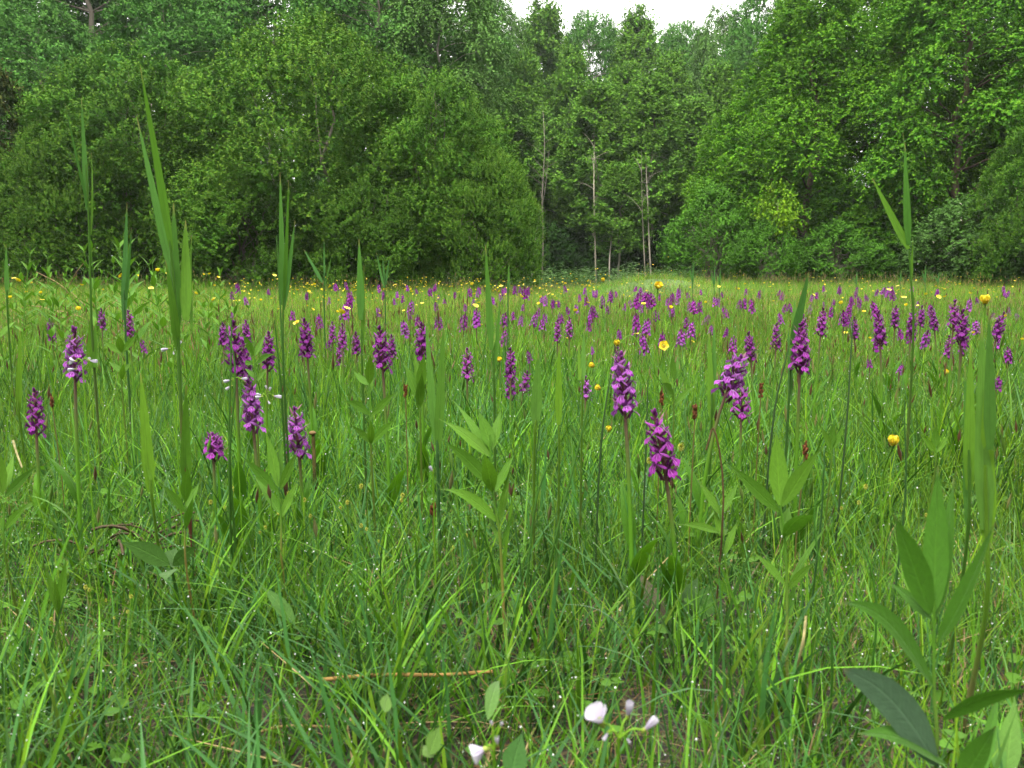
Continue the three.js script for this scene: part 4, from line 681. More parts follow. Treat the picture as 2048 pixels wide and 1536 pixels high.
// stem: pixels from the ground upwards; leaves: [x0, y0, x1, y1, width, roll, depth of the tip]
function reed(label, d, stem, leaves, o = {}) {
  const R = rngOf(stem[0][0] * 31 + stem[0][1]), base = foot(stem[0][0], d), t = thing('reed_shoot', base, label, 'reed', 'young reed shoots rising out of the meadow'), mb = new MB();
  const pts = [V(0, -0.03, 0), ...stem.slice(1).map(([x, y]) => at(x, y, d).sub(base))], cv = new THREE.CatmullRomCurve3(pts).getPoints(20), r = (o.r ?? 7) / FOC * d / 2;
  mb.tube(cv, cv.map((_, i) => lerp(r, r * 0.6, i / 20) * (i % 7 === 3 ? 1.25 : 1)), 7, (q) => mul3(mix3(o.foot ?? [0.1, 0.15, 0.03], o.col ?? REED, sstep(0.1, o.red ?? 0.3, q)), 0.9)); mb.build('stem', M.reed, t);
  for (const [x0, y0, x1, y1, w, roll = 0.2, dz = 0.02] of leaves) {
    const m = new MB(), c = mul3(mix3(o.col ?? REED, R() < 0.4 ? REEDL : REEDB, R() * 0.7), 0.9 + R() * 0.2);
    leafInto(m, at(x0, y0, d).sub(base), at(x1, y1, d + dz).sub(base), w / FOC * d * 1.06, { kind: 'reed', roll, org: base, R, col: c, tipcol: mul3(c, 1.05), fold: 0.18, bow: (R() - 0.5) * 0.05, twist: (R() - 0.5) * 0.5, n: 18 });
    m.build('leaf', M.reed, t);
  }
  return t;
}
reed('tall reed with two broad leaves reaching highest, left of the meadow', 1.1, [[372, 1010], [369, 940], [362, 820], [356, 680], [347, 560], [340, 480]], [[346, 560, 274, 235, 17, 0.15, 0.03], [343, 500, 280, 130, 17, -0.3, -0.04], [352, 680, 347, 405, 24, 0.1, 0.02], [372, 640, 371, 440, 24, -0.2, 0.03], [356, 700, 331, 520, 20, 0.5, -0.02], [384, 660, 383, 470, 9, 0.6, 0.05], [372, 980, 372, 770, 22, 0.1, -0.02]], { foot: [0.16, 0.05, 0.03], red: 0.5, r: 8 });
reed('broad single reed leaf low beside the big reed', 1.05, [[305, 1030], [303, 990], [300, 960]], [[301, 985, 281, 745, 24, 0.1, 0.02], [301, 960, 290, 800, 15, 0.5, 0.03]], { col: REEDL });
reed('very tall thin reed with a wispy tip at the far left', 1.6, [[184, 760], [183, 640], [180, 520], [176, 410], [172, 330]], [[174, 420, 163, 195, 11, 0.1, 0.02], [176, 415, 130, 205, 6, 0.5, -0.06], [182, 470, 183, 305, 5, 0.5, 0.05], [182, 735, 181, 628, 15, 0.1, 0], [189, 735, 191, 640, 12, 0.4, 0.02]], { r: 5 });
reed('pale reed pair between the thin reed and the big reed', 1.8, [[250, 680], [249, 620], [248, 580]], [[248, 640, 254, 405, 13, 0.1, 0.02], [252, 600, 263, 455, 8, 0.4, -0.03]], { col: REEDB, r: 5 });
reed('thin reed with three narrow upright leaves before the willows', 1.6, [[566, 770], [566, 700], [566, 640], [567, 580]], [[565, 610, 560, 345, 13, 0.1, 0.02], [568, 600, 577, 360, 9, 0.5, -0.02], [567, 620, 590, 440, 11, 0.3, 0.03]], { r: 5 });
reed('single broad upright reed leaf left of the slanting orchid', 1.4, [[726, 800], [724, 720], [723, 660]], [[722, 640, 718, 478, 16, 0.05, 0.01], [725, 690, 728, 530, 9, 0.5, 0.02]], { r: 5 });
reed('pointed reed leaf standing in the middle of the meadow', 1.3, [[990, 830], [988, 760], [985, 700]], [[983, 700, 971, 490, 15, 0.1, 0.02], [990, 735, 1000, 590, 10, 0.4, 0.03]], { r: 6 });
reed('distant reed with a leaf bent to the left before the willows', 3, [[648, 610], [648, 575], [648, 545]], [[645, 565, 607, 498, 7, 0.2, 0.02], [649, 560, 648, 478, 4, 0.2, 0.02], [650, 570, 664, 508, 4, 0.4, 0.02]], { col: REEDB, r: 3 });
reed('distant tuft of narrow reed leaves right of the single broad leaf', 3.5, [[770, 605], [770, 575], [770, 550]], [[768, 575, 753, 505, 5, 0.2, 0.02], [770, 570, 765, 515, 4, 0.4, 0.02], [771, 570, 779, 515, 5, 0.3, 0.02]], { col: REEDB, r: 3 });
reed('slim distant reed leaf beside the pointed reed', 3, [[1016, 600], [1016, 580], [1016, 565]], [[1016, 590, 1018, 525, 6, 0.2, 0.02]], { col: REEDB, r: 3 });
reed('tall reed with two spread leaves before the right alders', 1.5, [[1830, 730], [1827, 640], [1822, 560], [1818, 500]], [[1817, 498, 1744, 355, 15, 0.1, 0.04], [1817, 490, 1810, 285, 15, -0.15, -0.02], [1818, 480, 1806, 265, 5, 0.5, 0.03], [1823, 560, 1826, 480, 6, 0.4, 0]], { r: 5 });
reed('dark pointed reed leaves in front of the long tapering orchid', 1.25, [[1579, 830], [1580, 760], [1583, 700]], [[1584, 690, 1618, 542, 20, 0.55, -0.03], [1583, 730, 1590, 590, 14, 0.2, 0.02], [1582, 800, 1576, 650, 11, 0.4, 0.03]], { col: [0.06, 0.16, 0.025], r: 6 });
reed('group of broad tall reed leaves close to the right edge', 0.72, [[1974, 1385], [1974, 1200], [1973, 1050], [1970, 930]], [[1972, 1060, 1963, 640, 38, 0.1, 0.03], [1980, 900, 1978, 620, 26, 0.4, -0.02], [1975, 1085, 1971, 760, 34, -0.2, 0.02]], { r: 11, col: REEDL, foot: [0.22, 0.2, 0.07] });
reed('slender reed shoot just left of the broad right reeds', 0.8, [[1936, 1200], [1937, 1050], [1938, 900]], [[1938, 980, 1941, 690, 24, 0.15, 0.02], [1934, 1050, 1930, 730, 16, 0.5, 0.03]], { r: 8 });
reed('pale broad reed leaf beside the dark rushes', 1.05, [[1068, 900], [1070, 860], [1072, 840]], [[1071, 850, 1077, 705, 24, 0.05, 0.01], [1073, 860, 1066, 770, 14, 0.4, 0.01]], { col: REEDL, r: 7 });
reed('narrow pale reed leaf right of the pale broad one', 1.05, [[1118, 920], [1118, 880], [1117, 850]], [[1117, 850, 1118, 690, 16, 0.05, 0.01], [1166, 790, 1168, 665, 11, 0.05, 0.03]].slice(0, 1), { col: REEDL, r: 6 });
reed('slim reed leaf left of the tall thick stemmed orchid', 1.15, [[1164, 800], [1165, 770], [1165, 755]], [[1165, 770, 1168, 660, 12, 0.1, 0.03], [1160, 760, 1157, 690, 9, 0.3, 0.03]], { col: REEDL, r: 5 });
reed('broad pair of reed leaves covering a dark orchid', 1.1, [[876, 960], [875, 910], [874, 880]], [[872, 890, 851, 630, 17, 0.2, 0.03], [876, 900, 888, 640, 20, -0.1, -0.02]], { col: REEDB, r: 8 });
reed('faint tall reed leaves left of the bent lilac orchid', 1.3, [[1424, 880], [1424, 820], [1424, 780]], [[1423, 840, 1418, 660, 15, 0.1, 0.03], [1426, 830, 1428, 640, 13, 0.4, 0.05]], { r: 6 });
reed('small reed leaf at the far left edge before the dark cherry', 2.4, [[14, 620], [14, 600], [14, 580]], [[14, 590, 12, 488, 9, 0.1, 0.02]], { r: 4 });
reed('reed leaves in the grass at the left edge below the herbs', 1.5, [[37, 850], [37, 820], [36, 800]], [[36, 830, 40, 655, 12, 0.2, 0.02], [38, 830, 33, 720, 9, 0.5, 0.02]], { r: 5, col: REEDL });
[[1385, 520, 556, 8], [1428, 528, 560, 8.5], [1439, 535, 560, 9], [1712, 540, 556, 12], [1800, 538, 553, 12], [1850, 528, 553, 11], [1876, 542, 553, 12]].forEach(([px, top, y, d], i) => reed(`small far reed blade right of the gap, ${ORD[i]} from the left`, d, [[px, y + 25], [px, y + 10], [px, y]], [[px, y + 15, px + 2, top, 4, 0.3, 0.02], [px, y + 12, px - 6, top + 12, 3, 0.3, 0.02]], { col: REEDB, r: 2 }));

// ---- leafy shoots: pairs of pointed leaves on an upright stem
const LEAFC = [0.066, 0.18, 0.011], LEAFL = [0.095, 0.22, 0.012];
function shoot(name, label, category, group, d, stem, leaves, o = {}) {   // leaves: [node x, node y, tip x, tip y, width, roll, depth of the tip, sag]
  const R = rngOf(stem[0][0] * 17 + stem[0][1]), base = foot(stem[0][0], d), t = thing(name, base, label, category, group), mb = new MB(), r = (o.r ?? 7) * 0.8 / FOC * d / 2;
  const cv = new THREE.CatmullRomCurve3([V(0, -0.03, 0), ...stem.slice(1).map(([x, y]) => at(x, y, d).sub(base))]).getPoints(18);
  mb.tube(cv, cv.map((_, i) => lerp(r, r * 0.55, i / 18)), 7, (q) => mul3(mix3(o.foot ?? [0.10, 0.15, 0.02], LEAFC, sstep(0.2, 0.8, q)), 0.8)); mb.build('stem', M.stem, t);
  for (const [x0, y0, x1, y1, w, roll = 0.3, dz = 0, sag = 0.06] of leaves) {
    const m = new MB(), c = mul3(o.col ?? mix3(LEAFC, LEAFL, R()), 0.9 + R() * 0.2);
    leafInto(m, at(x0, y0, d).sub(base), at(x1, y1, d + dz).sub(base), w / FOC * d * 0.8, { roll, org: base, R, col: c, sag, fold: o.fold ?? 0.34, blunt: o.blunt, twist: (R() - 0.5) * 0.5, wavy: 0.02, n: 14 });
    m.build('leaf', M.leaf, t);
  }
  return t;
}
const LS = 'leafy green shoots between the orchids';
shoot('leafy_shoot', 'leafy shoot with many narrow leaves, centre of the near grass', 'leafy plant', LS, 0.93, [[1015, 1370], [1010, 1280], [1004, 1150], [998, 1060], [985, 980], [980, 870]], [[985, 900, 955, 818, 34, 0.2, 0.02], [985, 900, 1003, 815, 26, -0.4, 0.03], [983, 915, 878, 838, 30, 0.3, 0.03], [983, 920, 905, 800, 24, 0.6, 0.06], [988, 975, 880, 878, 34, 0.3, -0.02], [990, 985, 1032, 905, 24, -0.5, 0.02], [985, 985, 968, 905, 38, 0.1, -0.05], [997, 1045, 876, 978, 30, 0.3, 0.01, 0.14], [999, 1050, 1022, 930, 22, -0.6, 0.01], [1001, 1100, 1036, 1010, 13, 0.5, 0.02], [1000, 1090, 968, 1015, 12, 0.5, 0.03], [1006, 1160, 978, 1100, 11, 0.5, 0.01]], { r: 9, foot: [0.17, 0.13, 0.03] });
shoot('leafy_shoot', 'leafy shoot with spread pairs of leaves below the slanting orchid', 'leafy plant', LS, 1.2, [[745, 960], [742, 900], [740, 840], [738, 760]], [[738, 770, 703, 738, 18, 0.3, 0.02, -0.02], [739, 770, 741, 705, 24, 0.1, -0.02], [739, 790, 741, 725, 20, 0.6, 0.04], [740, 830, 684, 802, 22, 0.4, -0.02, 0.12], [741, 832, 800, 778, 20, -0.4, -0.02, 0.02], [741, 885, 700, 850, 18, 0.4, -0.02], [743, 886, 796, 838, 22, -0.4, -0.02], [742, 890, 741, 838, 18, 0.1, -0.04]], { r: 6 });
shoot('leafy_shoot', 'leafy shoot with four spread leaves in front of the dense purple clump', 'leafy plant', LS, 1.35, [[511, 830], [510, 780], [509, 745], [509, 712]], [[508, 712, 482, 664, 17, 0.3, -0.02], [510, 712, 532, 668, 15, -0.4, 0.02], [508, 728, 457, 726, 15, 0.5, -0.03, 0.06], [511, 728, 552, 708, 16, -0.5, -0.03, 0.08], [515, 760, 486, 735, 14, 0.4, 0.02], [514, 762, 533, 738, 13, -0.5, 0.02]], { r: 5 });
shoot('leafy_shoot', 'leafy shoot with upright top leaves below the large floret orchid', 'leafy plant', LS, 0.98, [[563, 1200], [563, 1120], [562, 1040], [555, 975]], [[556, 985, 478, 908, 26, 0.3, -0.02, 0.02], [556, 975, 533, 862, 26, 0.2, 0.02], [558, 975, 563, 872, 20, 0.6, 0.04], [560, 980, 598, 900, 24, -0.4, -0.02], [562, 1030, 505, 950, 26, 0.5, 0.03], [563, 1035, 597, 960, 22, -0.4, 0.02]], { r: 7, foot: [0.2, 0.17, 0.04] });
shoot('leafy_shoot', 'leafy shoot whose leaves cover the dark narrow orchid stem', 'leafy plant', LS, 1.3, [[840, 880], [840, 830], [838, 790]], [[838, 800, 805, 720, 24, 0.3, 0.02], [839, 790, 850, 700, 26, -0.2, -0.02], [840, 790, 826, 690, 15, 0.4, 0.03], [838, 820, 845, 740, 24, 0.3, -0.03], [838, 800, 815, 752, 18, 0.3, 0.02]], { r: 6 });
shoot('leafy_shoot', 'shoot with a pair of broad leaves beside the thin tall reed', 'leafy plant', LS, 1.6, [[243, 800], [243, 760], [243, 715]], [[242, 708, 201, 680, 16, 0.4, 0, 0.05], [244, 706, 280, 662, 16, -0.4, 0, 0.03], [243, 705, 236, 668, 19, 0.1, -0.03], [243, 745, 214, 722, 15, 0.4, 0.02], [244, 745, 262, 725, 14, -0.4, 0.02], [243, 760, 248, 725, 14, 0, -0.03]], { r: 5 });
shoot('leafy_shoot', 'leafy shoot against the foot of the big reed', 'leafy plant', LS, 0.95, [[372, 1180], [371, 1120], [370, 1050], [370, 1010]], [[370, 1025, 318, 965, 22, 0.4, -0.02], [371, 1005, 375, 930, 26, 0.1, -0.03], [371, 1020, 402, 962, 20, -0.5, 0.02], [371, 1060, 388, 990, 20, 0.5, -0.03]], { r: 6, foot: [0.2, 0.14, 0.04] });
shoot('leafy_shoot', 'large leafy shoot in the right foreground with three wide top leaves', 'leafy plant', LS, 0.82, [[1572, 1520], [1572, 1400], [1573, 1280], [1574, 1180], [1568, 1060], [1560, 1010]], [[1560, 1025, 1446, 920, 36, 0.3, -0.02, 0.02], [1560, 1015, 1551, 852, 46, 0.1, 0.02], [1562, 1015, 1647, 892, 40, -0.3, -0.02], [1566, 1075, 1640, 1030, 44, 0.9, -0.06, 0.1], [1566, 1075, 1580, 1010, 32, 0.3, 0.04], [1570, 1170, 1500, 1100, 22, 0.4, 0.02], [1573, 1180, 1660, 1045, 16, -0.6, 0.03], [1574, 1180, 1636, 1120, 22, -0.3, -0.02], [1574, 1240, 1592, 1160, 20, 0.2, 0.02]], { r: 10, foot: [0.17, 0.2, 0.04] });
shoot('leafy_shoot', 'short leafy shoot under the little yellow bud', 'leafy plant', LS, 0.97, [[1470, 1300], [1463, 1220], [1450, 1120], [1439, 1010]], [[1440, 1030, 1393, 958, 20, 0.3, 0.02], [1442, 1030, 1482, 960, 20, -0.3, 0.02], [1443, 1066, 1348, 1049, 22, 0.6, -0.02, 0.06], [1444, 1070, 1458, 1060, 16, 0.2, 0.05], [1447, 1085, 1424, 1010, 20, 0.5, 0.02], [1450, 1110, 1476, 1040, 20, -0.4, 0.02], [1462, 1190, 1420, 1150, 20, 0.3, 0]], { r: 6 });
shoot('leafy_shoot', 'leafy shoot cut by the left edge of the near meadow', 'leafy plant', LS, 0.95, [[10, 1180], [9, 1100], [8, 1010]], [[8, 995, 78, 928, 24, -0.5, -0.02, 0.02], [7, 990, -10, 880, 28, 0.1, 0], [8, 985, 30, 905, 22, -0.3, 0.04], [9, 1060, 66, 1000, 20, -0.4, 0], [9, 1060, -40, 1000, 20, 0.4, 0]], { r: 7 });
shoot('leafy_shoot', 'narrow leafy shoot above the open magenta orchid', 'leafy plant', LS, 1.3, [[1349, 860], [1348, 800], [1347, 760]], [[1347, 800, 1310, 722, 16, 0.3, 0.02], [1348, 760, 1343, 705, 16, 0.2, 0], [1349, 765, 1357, 715, 14, -0.3, 0.02], [1347, 790, 1322, 765, 26, 0.6, -0.03], [1348, 812, 1396, 765, 15, -0.4, 0], [1347, 812, 1294, 778, 13, 0.4, 0]], { r: 5 });
shoot('leafy_shoot', 'small leafy shoot low in the grass right of the bright cup buttercup', 'leafy plant', LS, 1.25, [[1872, 960], [1872, 920], [1872, 890]], [[1871, 905, 1840, 870, 16, 0.3, 0], [1873, 905, 1900, 868, 16, -0.3, 0], [1872, 895, 1870, 850, 18, 0.1, 0]], { r: 5 });
shoot('leafy_shoot', 'small leafy shoot left of the bright cup buttercup', 'leafy plant', LS, 1.2, [[1662, 960], [1663, 920], [1664, 880]], [[1663, 900, 1640, 850, 16, 0.3, 0], [1664, 900, 1690, 850, 16, -0.3, 0], [1664, 895, 1666, 840, 16, 0.1, 0]], { r: 5 });
shoot('leafy_shoot', 'small leafy shoot near the lower left with narrow upright leaves', 'leafy plant', LS, 0.85, [[118, 1330], [118, 1270], [118, 1200]], [[118, 1230, 90, 1130, 20, 0.3, 0], [118, 1225, 134, 1110, 22, -0.2, 0], [118, 1235, 108, 1150, 16, 0.5, -0.03]], { r: 6 });
shoot('broad_leaved_plant', 'big plant with long smooth leaves in the lower right corner', 'leafy plant', null, 0.5, [[1880, 1680], [1874, 1500], [1868, 1380], [1868, 1280], [1868, 1200]], [[1868, 1230, 1876, 932, 62, 0.1, 0.02, 0], [1870, 1240, 1908, 958, 48, -0.5, 0.03, 0], [1862, 1230, 1788, 1030, 66, 0.35, -0.01, 0.04], [1874, 1290, 1990, 1045, 46, -0.65, -0.02, -0.03], [1872, 1380, 1684, 1204, 62, 0.75, -0.02, 0.17], [1862, 1240, 1778, 1165, 30, 0.3, 0.03, 0.06], [1884, 1440, 2070, 1380, 50, 0.85, -0.02, 0.08], [1893, 1530, 1715, 1468, 62, 0.75, -0.03, 0.1], [1915, 1570, 1992, 1452, 60, -0.4, -0.02, 0.02], [1960, 1560, 1998, 1380, 34, 0.2, 0.06, 0]], { r: 11, foot: [0.09, 0.17, 0.02], col: [0.052, 0.155, 0.009], fold: 0.3, blunt: 1.15 });
{ // the lowest leaf of that plant shows its dull bluish upper side
  const t = scene.children[scene.children.length - 1], m = new MB(); leafInto(m, at(1878, 1535, 0.5).sub(t.position), at(1686, 1338, 0.46).sub(t.position), 70 / FOC * 0.5, { roll: 0.15, org: t.position, R: rngOf(5), col: [0.085, 0.16, 0.085], sag: 0.1, fold: 0.14, blunt: 0.7 });
  m.build('leaf', M.leaf, t).userData.label = 'dull bluish green leaf with a pale midrib';
}
{ // the herbs on the left, before the willows
  const mk = (seed) => {
    const R = rngOf(seed), t = thing('tall_herb', V(0, 0, 0), '', 'leafy plant', 'tall leafy herbs on the left'), mb = new MB(), h = 0.58, p = arc(V(0, -0.02, 0), R() * 6.3, 0.08, 0.12, h, 8);
    mb.tube(p, p.map((_, i) => lerp(0.0026, 0.0012, i / 8)), 6, LEAFC); mb.build('stem', M.stem, t);
    for (let k = 2; k <= 8; k++) for (const s of [0, Math.PI]) {
      const m = new MB(), az = k * 1.5708 + s + (R() - 0.5) * 0.4, l = lerp(0.1, 0.045, Math.abs(k - 4.5) / 4), up = lerp(0.9, 0.35, k / 8) + R() * 0.3, c = mul3(mix3(LEAFC, LEAFL, R()), 0.9 + R() * 0.25);
      m.ribbon(arc(p[k], az, up, 0.6, l, 6), [V(-Math.sin(az), 0, Math.cos(az))], [0.12, 0.8, 1, 0.9, 0.6, 0.3, 0.02].map((w) => w * l * 0.13), c, 0.3); m.build('leaf', M.leaf, t);
    }
    return t;
  };
  const protos = [mk(61), mk(62), mk(63)], R = rngOf(66); let i = 0;
  const rows = [['in the front row', 2.4, 3.0, 9], ['in the middle row', 3.2, 4.4, 14], ['in the third row', 4.4, 5.4, 18], ['in the back row', 5.4, 7, 20]];
  for (const [where, d0, d1, n] of rows) for (let k = 0; k < n; k++) {
    const d = lerp(d0, d1, R()), px = 15 + (k + R() * 0.6) / n * 490, label = `tall leafy herb of the left side ${where}, ${ORD[k]} from the left`;
    const o = i < 3 ? tag(protos[i], label) : copyOf(protos[i % 3], V(0, 0, 0), label); o.position.copy(foot(px, d)); o.rotation.y = R() * 6.3; o.scale.setScalar((0.72 + R() * 0.3) * (px > 400 ? 0.85 : 1)); i++;
  }
  const dry = new MB(); // dead brown stalks among them
  const t = thing('dead_stalks', foot(90, 6.2), 'tangle of dead brown stalks behind the herbs at the left edge', 'dead stalks');
  for (let k = 0; k < 16; k++) { const m = new MB(), a = V((R() - 0.5) * 1.4, 0, (R() - 0.5) * 0.8); m.tube(arc(a, R() * 6.3, 0.2 + R() * 0.9, 0.7, 0.35 + R() * 0.4, 5), 0.0028, 4, mul3([0.24, 0.17, 0.09], 0.6 + R() * 0.6)); m.build('stalk', M.dry, t); }
}

// ---- cuckooflowers: white cups on thin stalks
const CUCK = 'pale cuckooflowers in the wet grass';
function cuckoo(label, d, root, flowers, o = {}) {   // flowers: [x, y, width in pixels, direction x, direction y, 1 = open]
  const base = foot(root[0], d), t = thing('cuckooflower', base, label, 'cuckooflower', CUCK), R = rngOf(root[0]), mb = new MB(), hub = at(root[0] + (o.hub?.[0] ?? 0), root[1], d).sub(base);
  const cv = new THREE.CatmullRomCurve3([V(0, -0.02, 0), V(hub.x * 0.4, hub.y * 0.5, 0.006), hub]).getPoints(10); mb.tube(cv, 0.0009, 5, mix3(tints.fresh, tints.yellow, 0.4)); mb.build('stem', M.stem, t);
  flowers.forEach(([x, y, w, dx, dy, open], k) => {
    const c = at(x, y, d + (R() - 0.5) * 0.01).sub(base), dir = V(dx, -dy, 0.1 + R() * 0.15).normalize(), s = w / FOC * d, back = c.clone().addScaledVector(dir, -s * (open ? 0.55 : 0.85)), q = new THREE.Quaternion().setFromUnitVectors(UP, dir);
    const st = new MB(), hk = hub.clone().lerp(back, 0.5).add(V(0, 0.003, 0)); st.tube(new THREE.CatmullRomCurve3([hub, hk, back]).getPoints(6), 0.0006, 4, tints.yellow);
    st.blob(back, s * 0.17, [0.2, 0.25, 0.04], 6, 4, 2.1, dir); st.build('flower_stalk', M.stem, t);
    for (let j = 0; j < 4; j++) {
      const a = j * 1.5708 + R() * 0.4, e = V(Math.cos(a), 0, Math.sin(a)), L = V(-Math.sin(a), 0, Math.cos(a)), m = new MB(), len = s * (open ? 0.95 : 1.5), sp = open ? 0.46 : 0.16;
      m.ribbon([0, 0.25, 0.5, 0.75, 0.93, 1].map((u) => e.clone().multiplyScalar(len * sp * Math.pow(u, 1.3) * (open ? 1 : 1.2 - 0.6 * u) + s * 0.06).add(V(0, len * u * (1 - sp * 0.4 * u), 0)).applyQuaternion(q).add(back)), [L.applyQuaternion(q)], [0.07, 0.18, 0.3, 0.37, 0.34, 0.16].map((v) => v * s * (open ? 1 : 0.75)), (u) => mul3(mix3([0.42, 0.35, 0.5], [0.56, 0.54, 0.6], u), 0.95 + R() * 0.06), 0.3);
      m.build('petal', M.white, t);
    }
  });
}
cuckoo('white cuckooflower with an open bloom and two cups, lowest in the meadow', 0.44, [1238, 1478], [[1194, 1428, 44, -0.45, -1, 1], [1258, 1416, 27, 0.1, -1, 0], [1303, 1446, 26, 0.8, -0.9, 0], [1211, 1474, 13, -0.4, 0.6, 0], [1257, 1482, 9, 0.3, 0.5, 0]], { hub: [0] });
cuckoo('lilac white cuckooflower at the bottom left of the lowest one', 0.44, [988, 1502], [[952, 1506, 36, -1, 0.35, 1], [994, 1480, 15, -0.1, -1, 0], [983, 1446, 9, -0.2, -1, 0], [1003, 1448, 9, 0.3, -1, 0]]);
cuckoo('white cuckooflower hanging in front of the tall left orchid', 1.0, [165, 722], [[143, 722, 13, -1, -0.1, 1], [142, 739, 11, -1, 0.1, 0], [188, 722, 12, 1, 0.1, 0], [177, 718, 8, 0.6, -0.4, 0]]);
cuckoo('white cuckooflower beside the big reed leaves on the left', 1.15, [345, 692], [[329, 699, 11, -1, 0.2, 0], [360, 686, 8, 0.4, -0.6, 0], [347, 706, 5, 0.2, 0.8, 0]]);
cuckoo('white cuckooflower buds at the foot of the dense purple clump', 1.1, [468, 760], [[453, 762, 10, -1, 0.2, 0], [456, 776, 9, -0.8, 0.5, 0], [489, 757, 10, 1, -0.1, 0]]);
cuckoo('white cuckooflower right of the violet orchid, one cup stretched right', 1.05, [530, 792], [[516, 794, 9, -1, 0.1, 0], [517, 789, 8, -1, -0.2, 0], [556, 793, 12, 1, 0.1, 0], [540, 778, 7, 0.3, -0.8, 0], [532, 774, 6, -0.2, -1, 0], [538, 805, 6, 0.4, 0.6, 0]]);
cuckoo('single white cuckooflower bud beside the broad pair of reed leaves', 0.9, [866, 945], [[862, 937, 10, -0.3, -0.6, 0]]);

// ---- rushes: dark round stalks
function rush(label, d, lines, w = 5, col = [0.03, 0.085, 0.010]) {
  const base = foot(lines[0][0], d), t = thing('rush', base, label, 'rush', 'dark green rushes');
  lines.forEach(([x0, y0, x1, y1, bow = 0]) => { const m = new MB(), a = foot(x0, d).sub(base).setY(-0.03), b = at(x1, y1, d - 0.03).sub(base), c = at(x0, y0, d).sub(base), p = new THREE.CatmullRomCurve3([a, c.lerp(b, 0.25).add(V(bow * 0.01, 0, 0)), c.clone().lerp(b, 0.7).add(V(bow * 0.01, 0, 0)), b]).getPoints(12), r = w / FOC * d / 2; m.tube(p, p.map((_, i) => lerp(r, r * 0.35, i / 12)), 6, (q) => mul3(col, 1 + 0.4 * q)); m.build('stalk', M.stem, t); });
}
rush('pair of dark rushes slanting to the right in the middle foreground', 0.95, [[1062, 1280, 1188, 766], [1070, 1240, 1100, 1075, 1], [1058, 1290, 1110, 900, -1]], 7);
rush('dark upright rush stalk beside the thin three leaved reed', 1.25, [[572, 830, 553, 470], [566, 820, 549, 640]], 5);
rush('dark rush stalk passing in front of the dense purple clump', 1.05, [[440, 1010, 452, 650, 1], [458, 1000, 463, 640]], 6);
rush('dark rush stalk left of the thick stemmed orchid', 1.1, [[1195, 930, 1230, 690], [1290, 960, 1296, 760]], 5, [0.03, 0.06, 0.02]);
rush('slanting dark rush stalk left of the pointed right reed leaf', 1.2, [[1540, 860, 1578, 690], [1690, 900, 1706, 640]], 5, [0.03, 0.06, 0.02]);
rush('thin dark rush stalk standing behind the bright cup buttercup', 0.9, [[1812, 1040, 1809, 800], [1640, 1080, 1650, 900]], 5, [0.03, 0.08, 0.02]);
rush('slim dark green blades rising from the lower right grass', 0.7, [[1700, 1390, 1648, 930, -1], [1735, 1360, 1700, 1060, 1]], 6, [0.035, 0.11, 0.012]);

// ---- sedge with small prickly heads
{
  let first = null; const R = rngOf(171);
  const spots = [[430, 1000, 'beside the short round orchid'], [590, 1010, 'below the cut brown stalk'], [728, 1080, 'under the spread pairs of leaves'], [690, 1000, 'between the cut stalk and the leafy shoot'], [212, 1260, 'in the bright grass at the lower left'], [60, 1280, 'at the lower left edge'], [810, 1010, 'left of the central leafy shoot'], [1340, 860, 'above the loose magenta orchid'], [520, 1060, 'left of the upright leafed shoot'], [150, 1220, 'above the bright grass at the lower left'], [1730, 1000, 'right of the large leafy shoot'], [1900, 1010, 'between the slender reed and the big plant'], [910, 1110, 'at the left of the central leafy shoot foot']];
  spots.forEach(([px, py, where]) => {
    const d = lerp(0.85, 1.15, sstep(1300, 950, py)), base = foot(px, d + 0.04), h = at(px, py, d).y - base.y, label = 'yellowish prickly sedge heads ' + where;
    let t = first;
    if (!t) {
      t = first = thing('yellow_sedge', base, label, 'sedge', 'yellow sedges with prickly heads');
      for (let k = 0; k < 3; k++) {
        const mb = new MB(), p = arc(V(0, 0, 0), k * 2.1, 0.06, 0.22, 1, 6), hd = new MB(); mb.tube(p.map((q) => V(q.x * 0.14, q.y, q.z * 0.14)), 0.0008, 4, tints.yellow); const s = mb.build('stem', M.stem, t); s.scale.y = 0.16 * (1 - k * 0.12);
        for (let j = 0; j < 44; j++) { const y = 1 - (j + 0.5) / 22, a = j * 2.4, rr = Math.sqrt(1 - y * y), e = V(Math.cos(a) * rr, y * 1.25, Math.sin(a) * rr); hd.ribbon([e.clone().multiplyScalar(0.001), e.clone().multiplyScalar(0.0028), e.clone().multiplyScalar(0.0046)], [e.clone().cross(UP).normalize()], [0.0007, 0.0008, 0.0001], mul3([0.3, 0.31, 0.05], 0.7 + R() * 0.6)); }
        const q = p[6], m = hd.build('seed_head', M.dry, t); m.position.set(q.x * 0.14, q.y * s.scale.y, q.z * 0.14); m.scale.setScalar(1 - k * 0.15);
      }
      t.scale.setScalar(h / 0.16);
    } else { t = copyOf(first, base, label); t.scale.setScalar(h / 0.16); }
    t.scale.clampScalar(0.5, 1.25); t.rotation.y = R() * 6.3;
  });
}
